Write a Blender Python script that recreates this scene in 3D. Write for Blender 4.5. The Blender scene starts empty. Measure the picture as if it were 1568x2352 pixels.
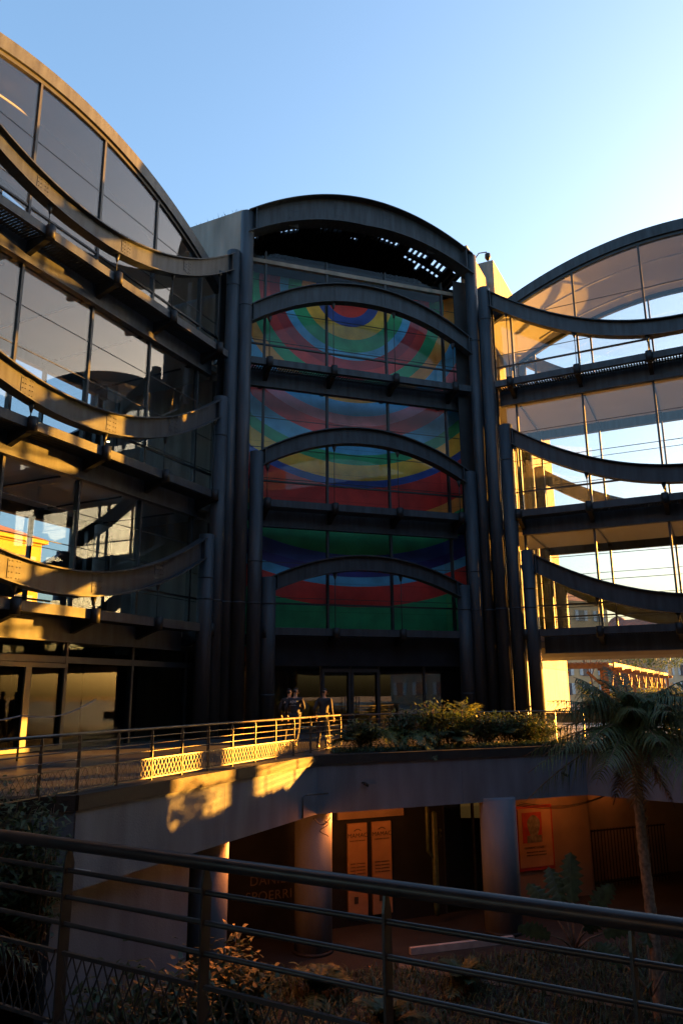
import bpy, bmesh, math, random
from math import sin, cos, radians, pi, sqrt, atan2
from mathutils import Vector as V, Matrix, geometry
random.seed(7)
S = bpy.context.scene
COL = S.collection

# ------------------------------------------------------------------ camera
cam = bpy.data.cameras.new('camera'); co = bpy.data.objects.new('camera', cam); COL.objects.link(co)
S.camera = co
co.location = (0, 0, 1.6)
TH, RO = radians(13.6), radians(-0.48)
f = V((0, cos(TH), sin(TH))); u0 = V((0, -sin(TH), cos(TH))); r0 = V((1, 0, 0))
r = r0*cos(RO)+u0*sin(RO); u = u0*cos(RO)-r0*sin(RO)
co.rotation_euler = Matrix((r, u, -f)).transposed().to_euler()
cam.sensor_fit = 'VERTICAL'; cam.sensor_height = 36.0; cam.lens = 36.0*1728/2352
cam.clip_start = .05; cam.clip_end = 3000
S.render.resolution_x = 682; S.render.resolution_y = 1024

# ------------------------------------------------------------------ sky and sun
SUN_AZ, SUN_EL = 61.0, 4.5
w = bpy.data.worlds.new('World'); S.world = w; w.use_nodes = True
nt = w.node_tree; bgn = nt.nodes['Background']
sky = nt.nodes.new('ShaderNodeTexSky'); sky.sky_type = 'NISHITA'; sky.sun_disc = False
sky.sun_elevation = radians(SUN_EL); sky.sun_rotation = radians(SUN_AZ)
sky.air_density = 1.0; sky.dust_density = 4.0; sky.ozone_density = 2.2
nt.links.new(sky.outputs[0], bgn.inputs[0]); bgn.inputs[1].default_value = 0.075
sl = bpy.data.lights.new('sun', 'SUN'); so = bpy.data.objects.new('sun', sl); COL.objects.link(so)
sl.energy = 4.4; sl.angle = radians(0.5); sl.color = (1.0, .38, .04)
SD = V((sin(radians(SUN_AZ))*cos(radians(SUN_EL)), cos(radians(SUN_AZ))*cos(radians(SUN_EL)), sin(radians(SUN_EL))))
so.rotation_euler = SD.to_track_quat('Z', 'Y').to_euler(); so.location = (40, 20, 30)
S.view_settings.view_transform = 'Standard'; S.view_settings.look = 'None'
S.view_settings.exposure = 3.8; S.view_settings.gamma = 1.0
S.cycles.max_bounces = 8; S.cycles.transparent_max_bounces = 24
S.cycles.diffuse_bounces = 3; S.cycles.glossy_bounces = 4

# ------------------------------------------------------------------ materials
MATS = {}
def mat(name, col, rough=.6, metal=0.0, noise=.25, scale=4.0, bump=0.0, bscale=40, streak=0.0, spec=None):
    if name in MATS: return MATS[name]
    m = bpy.data.materials.new(name); m.use_nodes = True; MATS[name] = m
    t = m.node_tree; b = t.nodes['Principled BSDF']
    b.inputs['Roughness'].default_value = rough; b.inputs['Metallic'].default_value = metal
    if spec is not None: b.inputs['Specular IOR Level'].default_value = spec
    g = t.nodes.new('ShaderNodeNewGeometry')
    n = t.nodes.new('ShaderNodeTexNoise'); n.inputs['Scale'].default_value = scale; n.inputs['Detail'].default_value = 6
    if streak:
        mp = t.nodes.new('ShaderNodeMapping'); mp.inputs['Scale'].default_value = (1, 1, streak)
        t.links.new(g.outputs['Position'], mp.inputs[0]); t.links.new(mp.outputs[0], n.inputs['Vector'])
    else: t.links.new(g.outputs['Position'], n.inputs['Vector'])
    cr = t.nodes.new('ShaderNodeValToRGB')
    cr.color_ramp.elements[0].position = .3; cr.color_ramp.elements[1].position = .7
    cr.color_ramp.elements[0].color = [c*(1-noise) for c in col]+[1]
    cr.color_ramp.elements[1].color = [min(1, c*(1+noise)) for c in col]+[1]
    t.links.new(n.outputs[0], cr.inputs[0]); t.links.new(cr.outputs[0], b.inputs['Base Color'])
    if bump:
        n2 = t.nodes.new('ShaderNodeTexNoise'); n2.inputs['Scale'].default_value = bscale; n2.inputs['Detail'].default_value = 4
        t.links.new(g.outputs['Position'], n2.inputs['Vector'])
        bp = t.nodes.new('ShaderNodeBump'); bp.inputs['Strength'].default_value = bump; bp.inputs['Distance'].default_value = .02
        t.links.new(n2.outputs[0], bp.inputs['Height']); t.links.new(bp.outputs[0], b.inputs['Normal'])
    return m
def glass(name, tint, base=.06, gain=.85, power=4.0):
    m = bpy.data.materials.new(name); m.use_nodes = True; MATS[name] = m
    t = m.node_tree; t.nodes.clear()
    o = t.nodes.new('ShaderNodeOutputMaterial'); mx = t.nodes.new('ShaderNodeMixShader')
    tr = t.nodes.new('ShaderNodeBsdfTransparent'); gl = t.nodes.new('ShaderNodeBsdfGlossy')
    tr.inputs[0].default_value = tint+(1,); gl.inputs['Roughness'].default_value = .0
    gl.inputs[0].default_value = (1, 1, 1, 1)
    lw = t.nodes.new('ShaderNodeLayerWeight'); lw.inputs[0].default_value = .5
    p = t.nodes.new('ShaderNodeMath'); p.operation = 'POWER'; p.inputs[1].default_value = power
    q = t.nodes.new('ShaderNodeMath'); q.operation = 'MULTIPLY_ADD'; q.inputs[1].default_value = gain; q.inputs[2].default_value = base
    t.links.new(lw.outputs['Facing'], p.inputs[0]); t.links.new(p.outputs[0], q.inputs[0]); t.links.new(q.outputs[0], mx.inputs[0])
    t.links.new(tr.outputs[0], mx.inputs[1]); t.links.new(gl.outputs[0], mx.inputs[2]); t.links.new(mx.outputs[0], o.inputs[0])
    # very slight waviness of big panes
    n = t.nodes.new('ShaderNodeTexNoise'); n.inputs['Scale'].default_value = .5
    g = t.nodes.new('ShaderNodeNewGeometry'); t.links.new(g.outputs['Position'], n.inputs['Vector'])
    bp = t.nodes.new('ShaderNodeBump'); bp.inputs['Strength'].default_value = .03; bp.inputs['Distance'].default_value = .05
    t.links.new(n.outputs[0], bp.inputs['Height']); t.links.new(bp.outputs[0], gl.inputs['Normal'])
    return m
def emit(name, col, s):
    m = bpy.data.materials.new(name); m.use_nodes = True; MATS[name] = m
    b = m.node_tree.nodes['Principled BSDF']
    b.inputs['Base Color'].default_value = col+(1,)
    b.inputs['Emission Color'].default_value = col+(1,); b.inputs['Emission Strength'].default_value = s
    return m
STEEL = mat('painted_steel', (.026, .034, .043), .5, .1, .42, 5.0, .3, 60, .12, spec=.3)
STEELD = mat('dark_steel', (.009, .012, .015), .55, .1, .3, 3, spec=.3)
MULL = mat('mullion_steel', (.022, .027, .032), .45, .1, .2, 3, spec=.35)
CONC = mat('concrete', (.18, .165, .145), .85, 0, .28, 2.2, .5, 25, .15)
PLAST = mat('pale_render', (.115, .137, .172), .8, 0, .22, 2.2, .3, 30, .22)
WHITE = mat('white_ceiling', (.30, .295, .28), .7, 0, .04, .8)
FLOORM = mat('interior_floor', (.22, .2, .18), .6, 0, .2, 2)
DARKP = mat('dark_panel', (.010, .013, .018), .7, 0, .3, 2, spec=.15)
COPE = mat('dark_coping', (.018, .017, .016), .7, 0, .3, 5, .4)
SOFFIT = mat('passage_soffit', (.28, .25, .2), .7, 0, .08, 1)
GL = glass('window_glass', (.86, .88, .89), .035, .6, 3.5)
GLC = glass('clear_glass', (.96, .97, .97), .012, .35, 3.5)
GLE = glass('entrance_glass', (.6, .66, .66), .09, .6, 3.0)
GLD = glass('tinted_glass', (.62, .68, .68), .008, .26, 3.0)
RAIL = mat('rail_steel', (.10, .095, .09), .42, .5, .2, 8)
RAILN = mat('rail_steel_shaded', (.022, .022, .025), .33, .2, .3, 10)  # darker copy of the rail steel; the near railing's shade is in its colour
WOOD = mat('pergola_timber', (.21, .10, .03), .7, 0, .25, 3)

# ------------------------------------------------------------------ mesh helpers
class MB:
    def __init__(s): s.v = []; s.f = []; s.sm = []
    def add(s, vs, fs, smooth=False):
        k = len(s.v); s.v += [tuple(p) for p in vs]
        for q in fs: s.f.append([i+k for i in q]); s.sm.append(smooth)
        return s
    def box8(s, p):          # p: 8 points, bottom ring 0-3, top ring 4-7
        return s.add(p, [(3, 2, 1, 0), (4, 5, 6, 7), (0, 1, 5, 4), (1, 2, 6, 5), (2, 3, 7, 6), (3, 0, 4, 7)])
    def box(s, x0, y0, z0, x1, y1, z1):
        return s.box8([(x0, y0, z0), (x1, y0, z0), (x1, y1, z0), (x0, y1, z0), (x0, y0, z1), (x1, y0, z1), (x1, y1, z1), (x0, y1, z1)])
    def bar(s, a, b, w, h=None, up=V((0, 0, 1))):      # rectangular bar from a to b
        a = V(a); b = V(b); h = h or w; d = (b-a).normalized()
        if abs(d.dot(up)) > .98: up = V((1, 0, 0)) if abs(d.x) < .9 else V((0, 1, 0))
        x = d.cross(up).normalized(); y = x.cross(d).normalized()
        x = x*w/2; y = y*h/2
        return s.box8([a-x-y, a+x-y, a+x+y, a-x+y, b-x-y, b+x-y, b+x+y, b-x+y])
    def tube(s, pts, rad, n=10, caps=True):
        pts = [V(p) for p in pts]; rr = rad if isinstance(rad, (list, tuple)) else [rad]*len(pts)
        rings = []
        for i, p in enumerate(pts):
            d = (pts[min(i+1, len(pts)-1)]-pts[max(i-1, 0)]).normalized()
            up = V((0, 0, 1)) if abs(d.z) < .95 else V((1, 0, 0))
            x = d.cross(up).normalized(); y = x.cross(d).normalized()
            rings.append([p+x*cos(2*pi*k/n)*rr[i]+y*sin(2*pi*k/n)*rr[i] for k in range(n)])
        vs = [q for g in rings for q in g]; fs = []
        for i in range(len(pts)-1):
            for k in range(n):
                fs.append((i*n+k, i*n+(k+1) % n, (i+1)*n+(k+1) % n, (i+1)*n+k))
        s.add(vs, fs, True)
        if caps:
            k = len(s.v)-len(vs)
            s.f.append([k+i for i in range(n)][::-1]); s.sm.append(False)
            s.f.append([k+len(vs)-n+i for i in range(n)]); s.sm.append(False)
        return s
    def strip(s, prof_pts, closed=False):   # list of sections (each list of points, closed ring)
        n = len(prof_pts[0]); vs = [q for g in prof_pts for q in g]; fs = []
        for i in range(len(prof_pts)-1):
            for k in range(n): fs.append((i*n+k, i*n+(k+1) % n, (i+1)*n+(k+1) % n, (i+1)*n+k))
        fs.append(tuple(range(n))[::-1]); fs.append(tuple(range(len(vs)-n, len(vs))))
        return s.add(vs, fs)
    def build(s, name, m, parent=None, bevel=0, **kw):
        me = bpy.data.meshes.new(name); me.from_pydata(s.v, [], s.f); me.validate()
        if len(me.polygons) == len(s.sm):
            me.polygons.foreach_set('use_smooth', s.sm)
        bm = bmesh.new(); bm.from_mesh(me); bmesh.ops.recalc_face_normals(bm, faces=bm.faces); bm.to_mesh(me); bm.free()
        ms = m if isinstance(m, (list, tuple)) else [m]
        for q in ms: me.materials.append(q)
        o = bpy.data.objects.new(name, me); COL.objects.link(o)
        if parent: 
            o.parent = parent; o.matrix_parent_inverse = parent_inv(parent)
        if bevel:
            bv = o.modifiers.new('bevel', 'BEVEL'); bv.width = bevel; bv.segments = 2; bv.limit_method = 'ANGLE'
        for k, v in kw.items(): o[k] = v
        return o
INV = {}
def parent_inv(p):
    if p.name not in INV:
        mtx = Matrix.Translation(p.location) @ p.rotation_euler.to_matrix().to_4x4()
        q = p
        base = mtx
        while q.parent:
            # sub-parts: the parent was itself linked with an inverse so its world matrix is its basis
            break
        INV[p.name] = base.inverted()
    return INV[p.name]
def tag(o, label=None, cat=None, group=None, kind=None):
    if label: o['label'] = label
    if cat: o['category'] = cat
    if group: o['group'] = group
    if kind: o['kind'] = kind
    return o
def thing(name, label, cat, loc=(0, 0, 0), rz=0, group=None):
    o = bpy.data.objects.new(name, None); COL.objects.link(o); o.empty_display_size = .3
    o.location = loc; o.rotation_euler = (0, 0, rz)
    return tag(o, label, cat, group)
def copy_tree(o, parent=None):
    c = o.copy(); COL.objects.link(c)
    if parent: c.parent = parent
    for ch in list(o.children): copy_tree(ch, c)
    return c

def dirv(a): return V((sin(radians(a)), cos(radians(a)), 0))
def nrm(a): return V((cos(radians(a)), -sin(radians(a)), 0))
AZ = 26.0
Ld, Cd, Rd = dirv(AZ), dirv(AZ+45), dirv(AZ+90)
nL, nC, nR = nrm(AZ), nrm(AZ+45), nrm(AZ+90)
PL = V((-5.27, 29.02, 0)); PC = V((-3.01, 30.70, 0)); PR = V((8.20, 32.94, 0))
class Fr:   # facade frame: t along, d inward, z up
    def __init__(s, P, D, I): s.P = V(P); s.D = V(D); s.I = V(I)
    def __call__(s, t, d, z): return s.P+s.D*t+s.I*d+V((0, 0, z))
    def box(s, mb, t0, t1, d0, d1, z0, z1):
        return mb.box8([s(t0, d0, z0), s(t1, d0, z0), s(t1, d1, z0), s(t0, d1, z0), s(t0, d0, z1), s(t1, d0, z1), s(t1, d1, z1), s(t0, d1, z1)])
Z1, Z2, Z3 = 16.0, 9.6, 4.25

def beam(F, name, par, t0, t1, zend, zmid, dep0, dep1, m, flange=.42, d=0.0, n=40, web=.07):
    """I-section beam following a parabola from column to column, its top edge at zend / zmid"""
    mb = MB(); tc = (t0+t1)/2; h = (t1-t0)/2
    def zt(t): return zmid+(zend-zmid)*((t-tc)/h)**2
    W, T1, T2 = [], [], []
    for i in range(n+1):
        t = t0+(t1-t0)*i/n; q = abs(t-tc)/h; dp = dep1+(dep0-dep1)*q; z = zt(t)
        W.append([F(t, d-web/2, z-.02), F(t, d+web/2, z-.02), F(t, d+web/2, z-dp+.02), F(t, d-web/2, z-dp+.02)])
        T1.append([F(t, d-flange/2, z), F(t, d+flange/2, z), F(t, d+flange/2, z-.045), F(t, d-flange/2, z-.045)])
        T2.append([F(t, d-flange/2, z-dp+.045), F(t, d+flange/2, z-dp+.045), F(t, d+flange/2, z-dp), F(t, d-flange/2, z-dp)])
    mb.strip(W); mb.strip(T1); mb.strip(T2)
    for k in (t0+.35, t1-.35):
        z = zt(k); F.box(mb, k-.02, k+.02, d-flange/2+.01, d+flange/2-.01, z-dep0+.05, z-.05)
    bo = mb.build(name, m, par)
    for q in (-.62, -.22, .22, .62):
        t = tc+q*h; z = zt(t); sp = MB()
        F.box(sp, t-.24, t+.24, d-web/2-.014, d-web/2-.001, z-dep1+.10, z-.10)
        for a_ in (-.18, -.08, .08, .18):
            for b_ in range(4):
                zb = z-.16-(dep1-.32)*b_/3; F.box(sp, t+a_-.014, t+a_+.014, d-web/2-.032, d-web/2-.013, zb-.014, zb+.014)
        sp.build('splice_plate', m, bo)
    return bo, zt

def column(F, par, t, ztop, joints=(), z0=0):
    mb = MB(); r = .30
    mb.tube([F(t, 0, z0), F(t, 0, ztop)], r, 28)
    for z in joints: mb.tube([F(t, 0, z-.03), F(t, 0, z+.03)], r+.012, 28)
    o = mb.build('steel_column', STEEL, par)
    if z0: return o
    b = MB(); b.tube([F(t, 0, 0.0), F(t, 0, .06)], r+.09, 24); b.build('base_plate', STEELD, o)
    return o

def walkway(F, par, Z, t0, t1, ts, zbeam=None, bdep=None, detail=True):
    """service catwalk: edge fascia, grating, inner edge beam, brackets, hanger rods"""
    mb = MB()
    F.box(mb, t0, t1, .80, .93, Z-.98, Z-.22)
    F.box(mb, t0, t1, .74, .99, Z-1.0, Z-.96); F.box(mb, t0, t1, .74, .99, Z-.20, Z-.16)
    w = mb.build('walkway', STEEL, par)
    fm = MB(); F.box(fm, t0, t1, -.05, .01, Z-.30, Z); F.box(fm, t0, t1, .012, .10, Z-.30, Z-.27); fm.build('fascia', STEEL, w)
    g = MB()
    if detail:
        n = int((t1-t0)/.115)
        for i in range(n):
            t = t0+(i+.5)*(t1-t0)/n
            g.box8([F(t-.03, .10, Z-.29), F(t+.03, .10, Z-.29), F(t+.03, .79, Z-.29), F(t-.03, .79, Z-.29),
                    F(t-.02, .10, Z-.25), F(t+.04, .10, Z-.25), F(t+.04, .79, Z-.25), F(t-.02, .79, Z-.25)])
        for d in (.28, .5): F.box(g, t0, t1, d-.015, d+.015, Z-.245, Z-.21)
    else: F.box(g, t0, t1, .10, .79, Z-.29, Z-.25)
    g.build('grating', STEELD, w)
    for t in ts:
        b = MB()
        pr = [(-.12, Z-.14), (-.12, Z-.42), (.5, Z-.62), (1.0, Z-.80), (1.9, Z-.66), (1.9, Z-.30), (1.0, Z-.14)]
        s0 = [F(t-.09, d, z) for d, z in pr]; s1 = [F(t+.09, d, z) for d, z in pr]
        b.strip([s0, s1])
        b.tube([F(t, -.12, Z-.44), F(t, -.12, Z+.02)], .15, 14)
        b.build('bracket', STEELD, w)
        if zbeam and detail:
            zt = zbeam(t)-bdep-.0
            rd = MB(); rd.tube([F(t, -.0, Z), F(t, 0, zt)], .018, 6)
            rd.tube([F(t, 0, zt), F(t, 0, zt-.28)], [.11, .03], 8)
            rd.build('hanger_rod', MULL, w)
    return w

def glazing(F, par, z0, z1, ts, t0, t1, gm, transom=None, joints=2, d=1.0, ztop=None):
    """one storey of bays: mullions, thin joints, one pane per bay"""
    edges = [t0]+[t for t in ts if t0+.15 < t < t1-.15]+[t1]
    for a, b in zip(edges[:-1], edges[1:]):
        mb = MB()
        if ztop:
            n = 8; P = []
            for i in range(n+1):
                t = a+.05+(b-a-.10)*i/n; zt = ztop(t)
                if zt <= z0+.05: continue
                P.append([F(t, d-.01, z0), F(t, d+.01, z0), F(t, d+.01, zt), F(t, d-.01, zt)])
            if len(P) < 2: continue
            mb.strip(P)
        else: F.box(mb, a+.04, b-.04, d-.01, d+.01, z0, z1)
        p = mb.build('window_pane', gm, par)
        for k in range(1, joints+1):
            z = z0+(z1-z0)*k/(joints+1) if not ztop else z0+1.9*k
            if ztop and z > min(ztop(a), ztop(b))-.1: continue
            j = MB(); F.box(j, a+.04, b-.04, d-.016, d+.016, z-.012, z+.012); j.build('glazing_joint', MULL, p)
    for t in edges:
        zt = ztop(t) if ztop else z1
        if zt < z0+.1: continue
        m = MB(); F.box(m, t-.045, t+.045, d-.07, d+.13, z0, zt); m.build('mullion', MULL, par)
    if transom:
        m = MB(); F.box(m, t0, t1, d-.05, d+.05, transom-.035, transom+.035); m.build('transom', MULL, par)

# ------------------------------------------------------------------ glazed wings
def wing(name, label, P, D, I, passage):
    tc = 7.4; W = 5.6
    root = thing(name, label, 'building', P)
    root['group'] = 'glazed museum blocks round the courtyard'
    ts = [tc+3.05*(k+.5) for k in range(-3, 3)]
    FF = Fr(P, D, I); FB = Fr(P+I*(W+2.0), D, -V(I))
    rise = lambda t: 22.0-2.25*((t-tc)/8.25)**2      # underside of the roof arch
    for F, front in ((FF, True), (FB, False)):
        for tcol, zt in ((-1.25, 20.95), (-.6, 13.72), (.05, 7.72)):
            for t in (tcol, 2*tc-tcol): column(F, root, t, zt, (zt-1.7, 5.2), 3.2 if (passage and not front) else 0)
        specs = ((-1.25, 20.95, 17.42, .85, .74, Z1), (-.6, 13.72, 10.75, .80, .78, Z2), (.05, 7.72, 5.35, .82, .80, Z3))
        for (tb, ze, zm, d0, d1, Z) in specs:
            b, zt = beam(F, 'sagging_beam', root, tb, 2*tc-tb, ze, zm, d0, d1, STEEL)
            walkway(F, root, Z, tb+.3, 2*tc-tb-.3, ts, zt, d1, front)
        t0, t1 = -1.55, 2*tc+1.55
        glazing(F, root, Z1-.16, 0, ts, t0, t1, GL, Z1+1.1, 2, ztop=rise)
        glazing(F, root, Z2-.16, Z1-.98, ts, t0, t1, GL, Z2+1.1, 3)
        glazing(F, root, Z3-.16, Z2-.98, ts, t0, t1, GL, Z3+1.1, 3)
        # roof arch fascia
        A = []
        for i in range(49):
            t = tc-9.0+18.0*i/48; z = 22.0-2.25*((t-tc)/8.25)**2
            A.append([F(t, .82, z+.05), F(t, .82, z+.58), F(t, 1.25, z+.58), F(t, 1.25, z+.05)])
        MB().strip(A).build('roof_arch', STEEL, root)
        A = []
        for i in range(49):
            t = tc-8.9+17.8*i/48; z = 22.0-2.25*((t-tc)/8.25)**2
            A.append([F(t, .92, z-.10), F(t, .92, z+.045), F(t, 1.12, z+.045), F(t, 1.12, z-.10)])
        MB().strip(A).build('arch_frame', MULL, root)
    # vault
    A = []
    for i in range(49):
        t = tc-9.0+18.0*i/48; z = 22.05-2.25*((t-tc)/8.25)**2
        A.append([FF(t, 1.26, z), FF(t, 1.26, z+.3), FF(t, W+.74, z+.3), FF(t, W+.74, z)])
    MB().strip(A).build('vault_roof', WHITE, root)
    # lighting tracks under the vault
    mb = MB()
    for d in (2.4, 4.9):
        pts = [FF(tc-7+14*i/20, d, 21.72-2.25*((tc-7+14*i/20-tc)/8.25)**2) for i in range(21)]
        mb.tube(pts, .05, 6)
    mb.build('light_track', WHITE, root)
    for Z, nm in ((Z1, 'floor_slab'), (Z2, 'floor_slab'), (Z3, 'floor_slab')):
        mb = MB(); FF.box(mb, -1.8, 2*tc+1.8, 1.14, W+.86, Z-.45, Z-.18); sl = mb.build(nm, FLOORM, root)
        mb = MB(); FF.box(mb, -1.8, 2*tc+1.8, 1.5, W+.5, Z-.70, Z-.453); mb.build('ceiling', WHITE, sl)
        mb = MB()
        for t in ts: FF.box(mb, t-.03, t+.03, 1.9, W+.1, Z-.76, Z-.703)
        mb.build('ceiling_joint', MULL, sl)
    if passage:
        mb = MB()
        prof = [(1.05, Z3-.75), (1.05, Z3-.50), (W+.95, Z3-.50), (W+.95, Z3-.85), (W+.3, Z3-1.12), (2.2, Z3-1.12), (1.5, Z3-1.0)]
        mb.strip([[FF(-1.9, d, z) for d, z in prof], [FF(2*tc+1.9, d, z) for d, z in prof]]).build('passage_soffit', SOFFIT, root)
        for t in (2*tc-1.0,):
            for d in (2.2, 5.4):
                mb = MB(); mb.tube([FF(t, d, 0), FF(t, d, Z3-1.12)], .35, 20); mb.build('round_pillar', CONC, root)
    else:
        t0, t1 = -1.55, 2*tc+1.55
        glazing(FF, root, 0.02, Z3-1.0, ts, t0, t1, GLD, 2.72, 0)
        mb = MB(); FF.box(mb, t0, t1, .94, .97, 2.62, 2.82); mb.build('transom_band', MULL, root)
        # entrance door frame in the second bay
        for a, b in ((5.95, 7.35), (7.45, 8.85)):
            mb = MB()
            for q in (a, b): FF.box(mb, q-.06, q+.06, .86, .93, .03, 2.60)
            FF.box(mb, a+.061, b-.061, .86, .93, 2.46, 2.60); FF.box(mb, a+.061, b-.061, .86, .93, .03, .16)
            mb.build('door_frame', MULL, root)
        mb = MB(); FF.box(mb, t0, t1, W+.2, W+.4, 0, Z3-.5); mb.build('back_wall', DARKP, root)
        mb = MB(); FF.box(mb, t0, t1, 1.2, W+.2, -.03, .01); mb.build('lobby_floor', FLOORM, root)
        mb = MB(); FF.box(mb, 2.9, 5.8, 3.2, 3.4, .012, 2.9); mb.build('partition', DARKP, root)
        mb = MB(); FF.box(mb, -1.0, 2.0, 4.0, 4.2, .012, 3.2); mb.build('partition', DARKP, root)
    return root, FF
wl, FWL = wing('museum_wing', 'long glazed wing on the left with sagging steel beams lit orange in patches', PL, -Ld, -nL, False)
wr, FWR = wing('museum_wing', 'backlit glazed wing on the right bridging an open passage below', PR, Rd, -nR, True)

for (t_, d_, z_) in ((2.6, 3.0, 11.3), (2.2, 3.4, 11.9)):
    mb = MB(); mb.tube([FWL(t_, d_, z_), FWL(t_, d_, z_+.16)], .07, 10); o_ = mb.build('spotlight', STEELD, wl)
    mb = MB(); mb.tube([FWL(t_, d_, z_-.02), FWL(t_, d_, z_-.002)], .06, 10); mb.build('lit_lens', emit('lens_glow', (1.0, .75, .4), 1.2) if 'lens_glow' not in MATS else MATS['lens_glow'], o_)
# ------------------------------------------------------------------ central tower
FC = Fr(PC, Cd, -nC)
tower = thing('museum_tower', 'central museum tower with arched steel beams and a round painted mural behind its glass', 'building', PC)
tower['group'] = 'glazed museum blocks round the courtyard'
TC = 4.45
for (t, zt) in ((-1.23, 23.05), (-.59, 11.62), (.0, 6.28)):
    for q in (t, 2*TC-t+.02): column(FC, tower, q, zt, (zt-4.7, 5.2))
tsC = [-.12, 2.87, 5.89, 8.95]
bspec = ((-1.23, 23.05, 24.90, 1.15, 1.50, .75, None), (-1.23, 18.30, 20.33, .86, .98, .42, Z1), (-.59, 11.62, 13.21, .72, .78, .42, Z2), (0.0, 6.28, 7.40, .66, .66, .42, Z3))
zts = []
for (tb, ze, zm, d0, d1, fl, Z) in bspec:
    b, zt = beam(FC, 'arched_beam', tower, tb, 2*TC-tb, ze, zm, d0, d1, STEEL, fl)
    zts.append(zt)
    if Z: walkway(FC, tower, Z, tb+.3, 2*TC-tb-.3, tsC if tb < -.3 else tsC, zt, d1)
glazing(FC, tower, Z1-.16, 21.9, tsC, -1.2, 10.1, GLC, Z1+1.15, 3)
glazing(FC, tower, Z2-.16, Z1-.98, tsC, -1.2, 10.1, GLC, Z2+1.1, 3)
glazing(FC, tower, Z3-.16, Z2-.98, tsC, -.9, 9.8, GLC, Z3+1.1, 2)
mb = MB(); FC.box(mb, -1.2, 10.1, .90, 1.12, 21.25, 21.45); mb.build('transom_band', CONC, tower)
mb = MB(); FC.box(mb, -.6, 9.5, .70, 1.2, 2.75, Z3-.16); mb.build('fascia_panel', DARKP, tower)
glazing(FC, tower, .02, 2.74, [2.55, 3.85, 5.15, 7.3], -.6, 9.5, GLE, None, 0)
for a, b in ((2.62, 3.78), (3.92, 5.08)):
    mb = MB()
    for q in (a, b): FC.box(mb, q-.05, q+.05, .86, .92, .03, 2.65)
    FC.box(mb, a+.051, b-.051, .86, .92, 2.50, 2.65); FC.box(mb, a+.051, b-.051, .86, .92, .03, .18)
    mb.tube([FC(a+.25 if a > 3 else b-.25, .80, .85), FC(a+.25 if a > 3 else b-.25, .80, 1.5)], .02, 6)
    mb.build('door_frame', MULL, tower)
# plan of the concrete body
A1 = FC(-1.35, .4, 0); A2 = FC(10.25, .4, 0); LEN = 8.2
k = (A2-A1).dot(Rd)
def wall(a, b, th, z0, z1, name, m, inward, step=None):
    mb = MB(); i = V(inward)*th
    zs = z1 if isinstance(z1, (tuple, list)) else (z1, z1)
    mb.box8([a+V((0, 0, z0)), b+V((0, 0, z0)), b+i+V((0, 0, z0)), a+i+V((0, 0, z0)), a+V((0, 0, zs[0])), b+V((0, 0, zs[1])), b+i+V((0, 0, zs[1])), a+i+V((0, 0, zs[0]))])
    return mb.build(name, m, tower)
wall(A1, A1-Rd*LEN, .4, 0, 23.5, 'side_wall', CONC, Ld)
wall(A2, A2+Ld*4.0, .4, 3.0, 24.0, 'side_wall', CONC, -Rd)
wall(A2+Ld*4.02+Rd*.35, A2+Ld*9.0+Rd*.35, .9, 17.0, (25.3, 25.5), 'stair_wall', CONC, -Rd)
wall(A2+Ld*4.02, A2+Ld*19.8, .4, 3.0, 21.0, 'side_wall', CONC, -Rd)
wall(A2, A2+Ld*19.8, .38, 0, 2.99, 'base_wall', PLAST, -Rd)
B1 = A1-Rd*LEN; B2 = A2+Ld*19.8
wall(B1, B1+Ld*(k+6), .4, 0, 23.0, 'rear_wall', CONC, Rd)
wall(B2, B2-Rd*(LEN-k), .4, 0, 23.0, 'rear_wall', CONC, -Ld)
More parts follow.
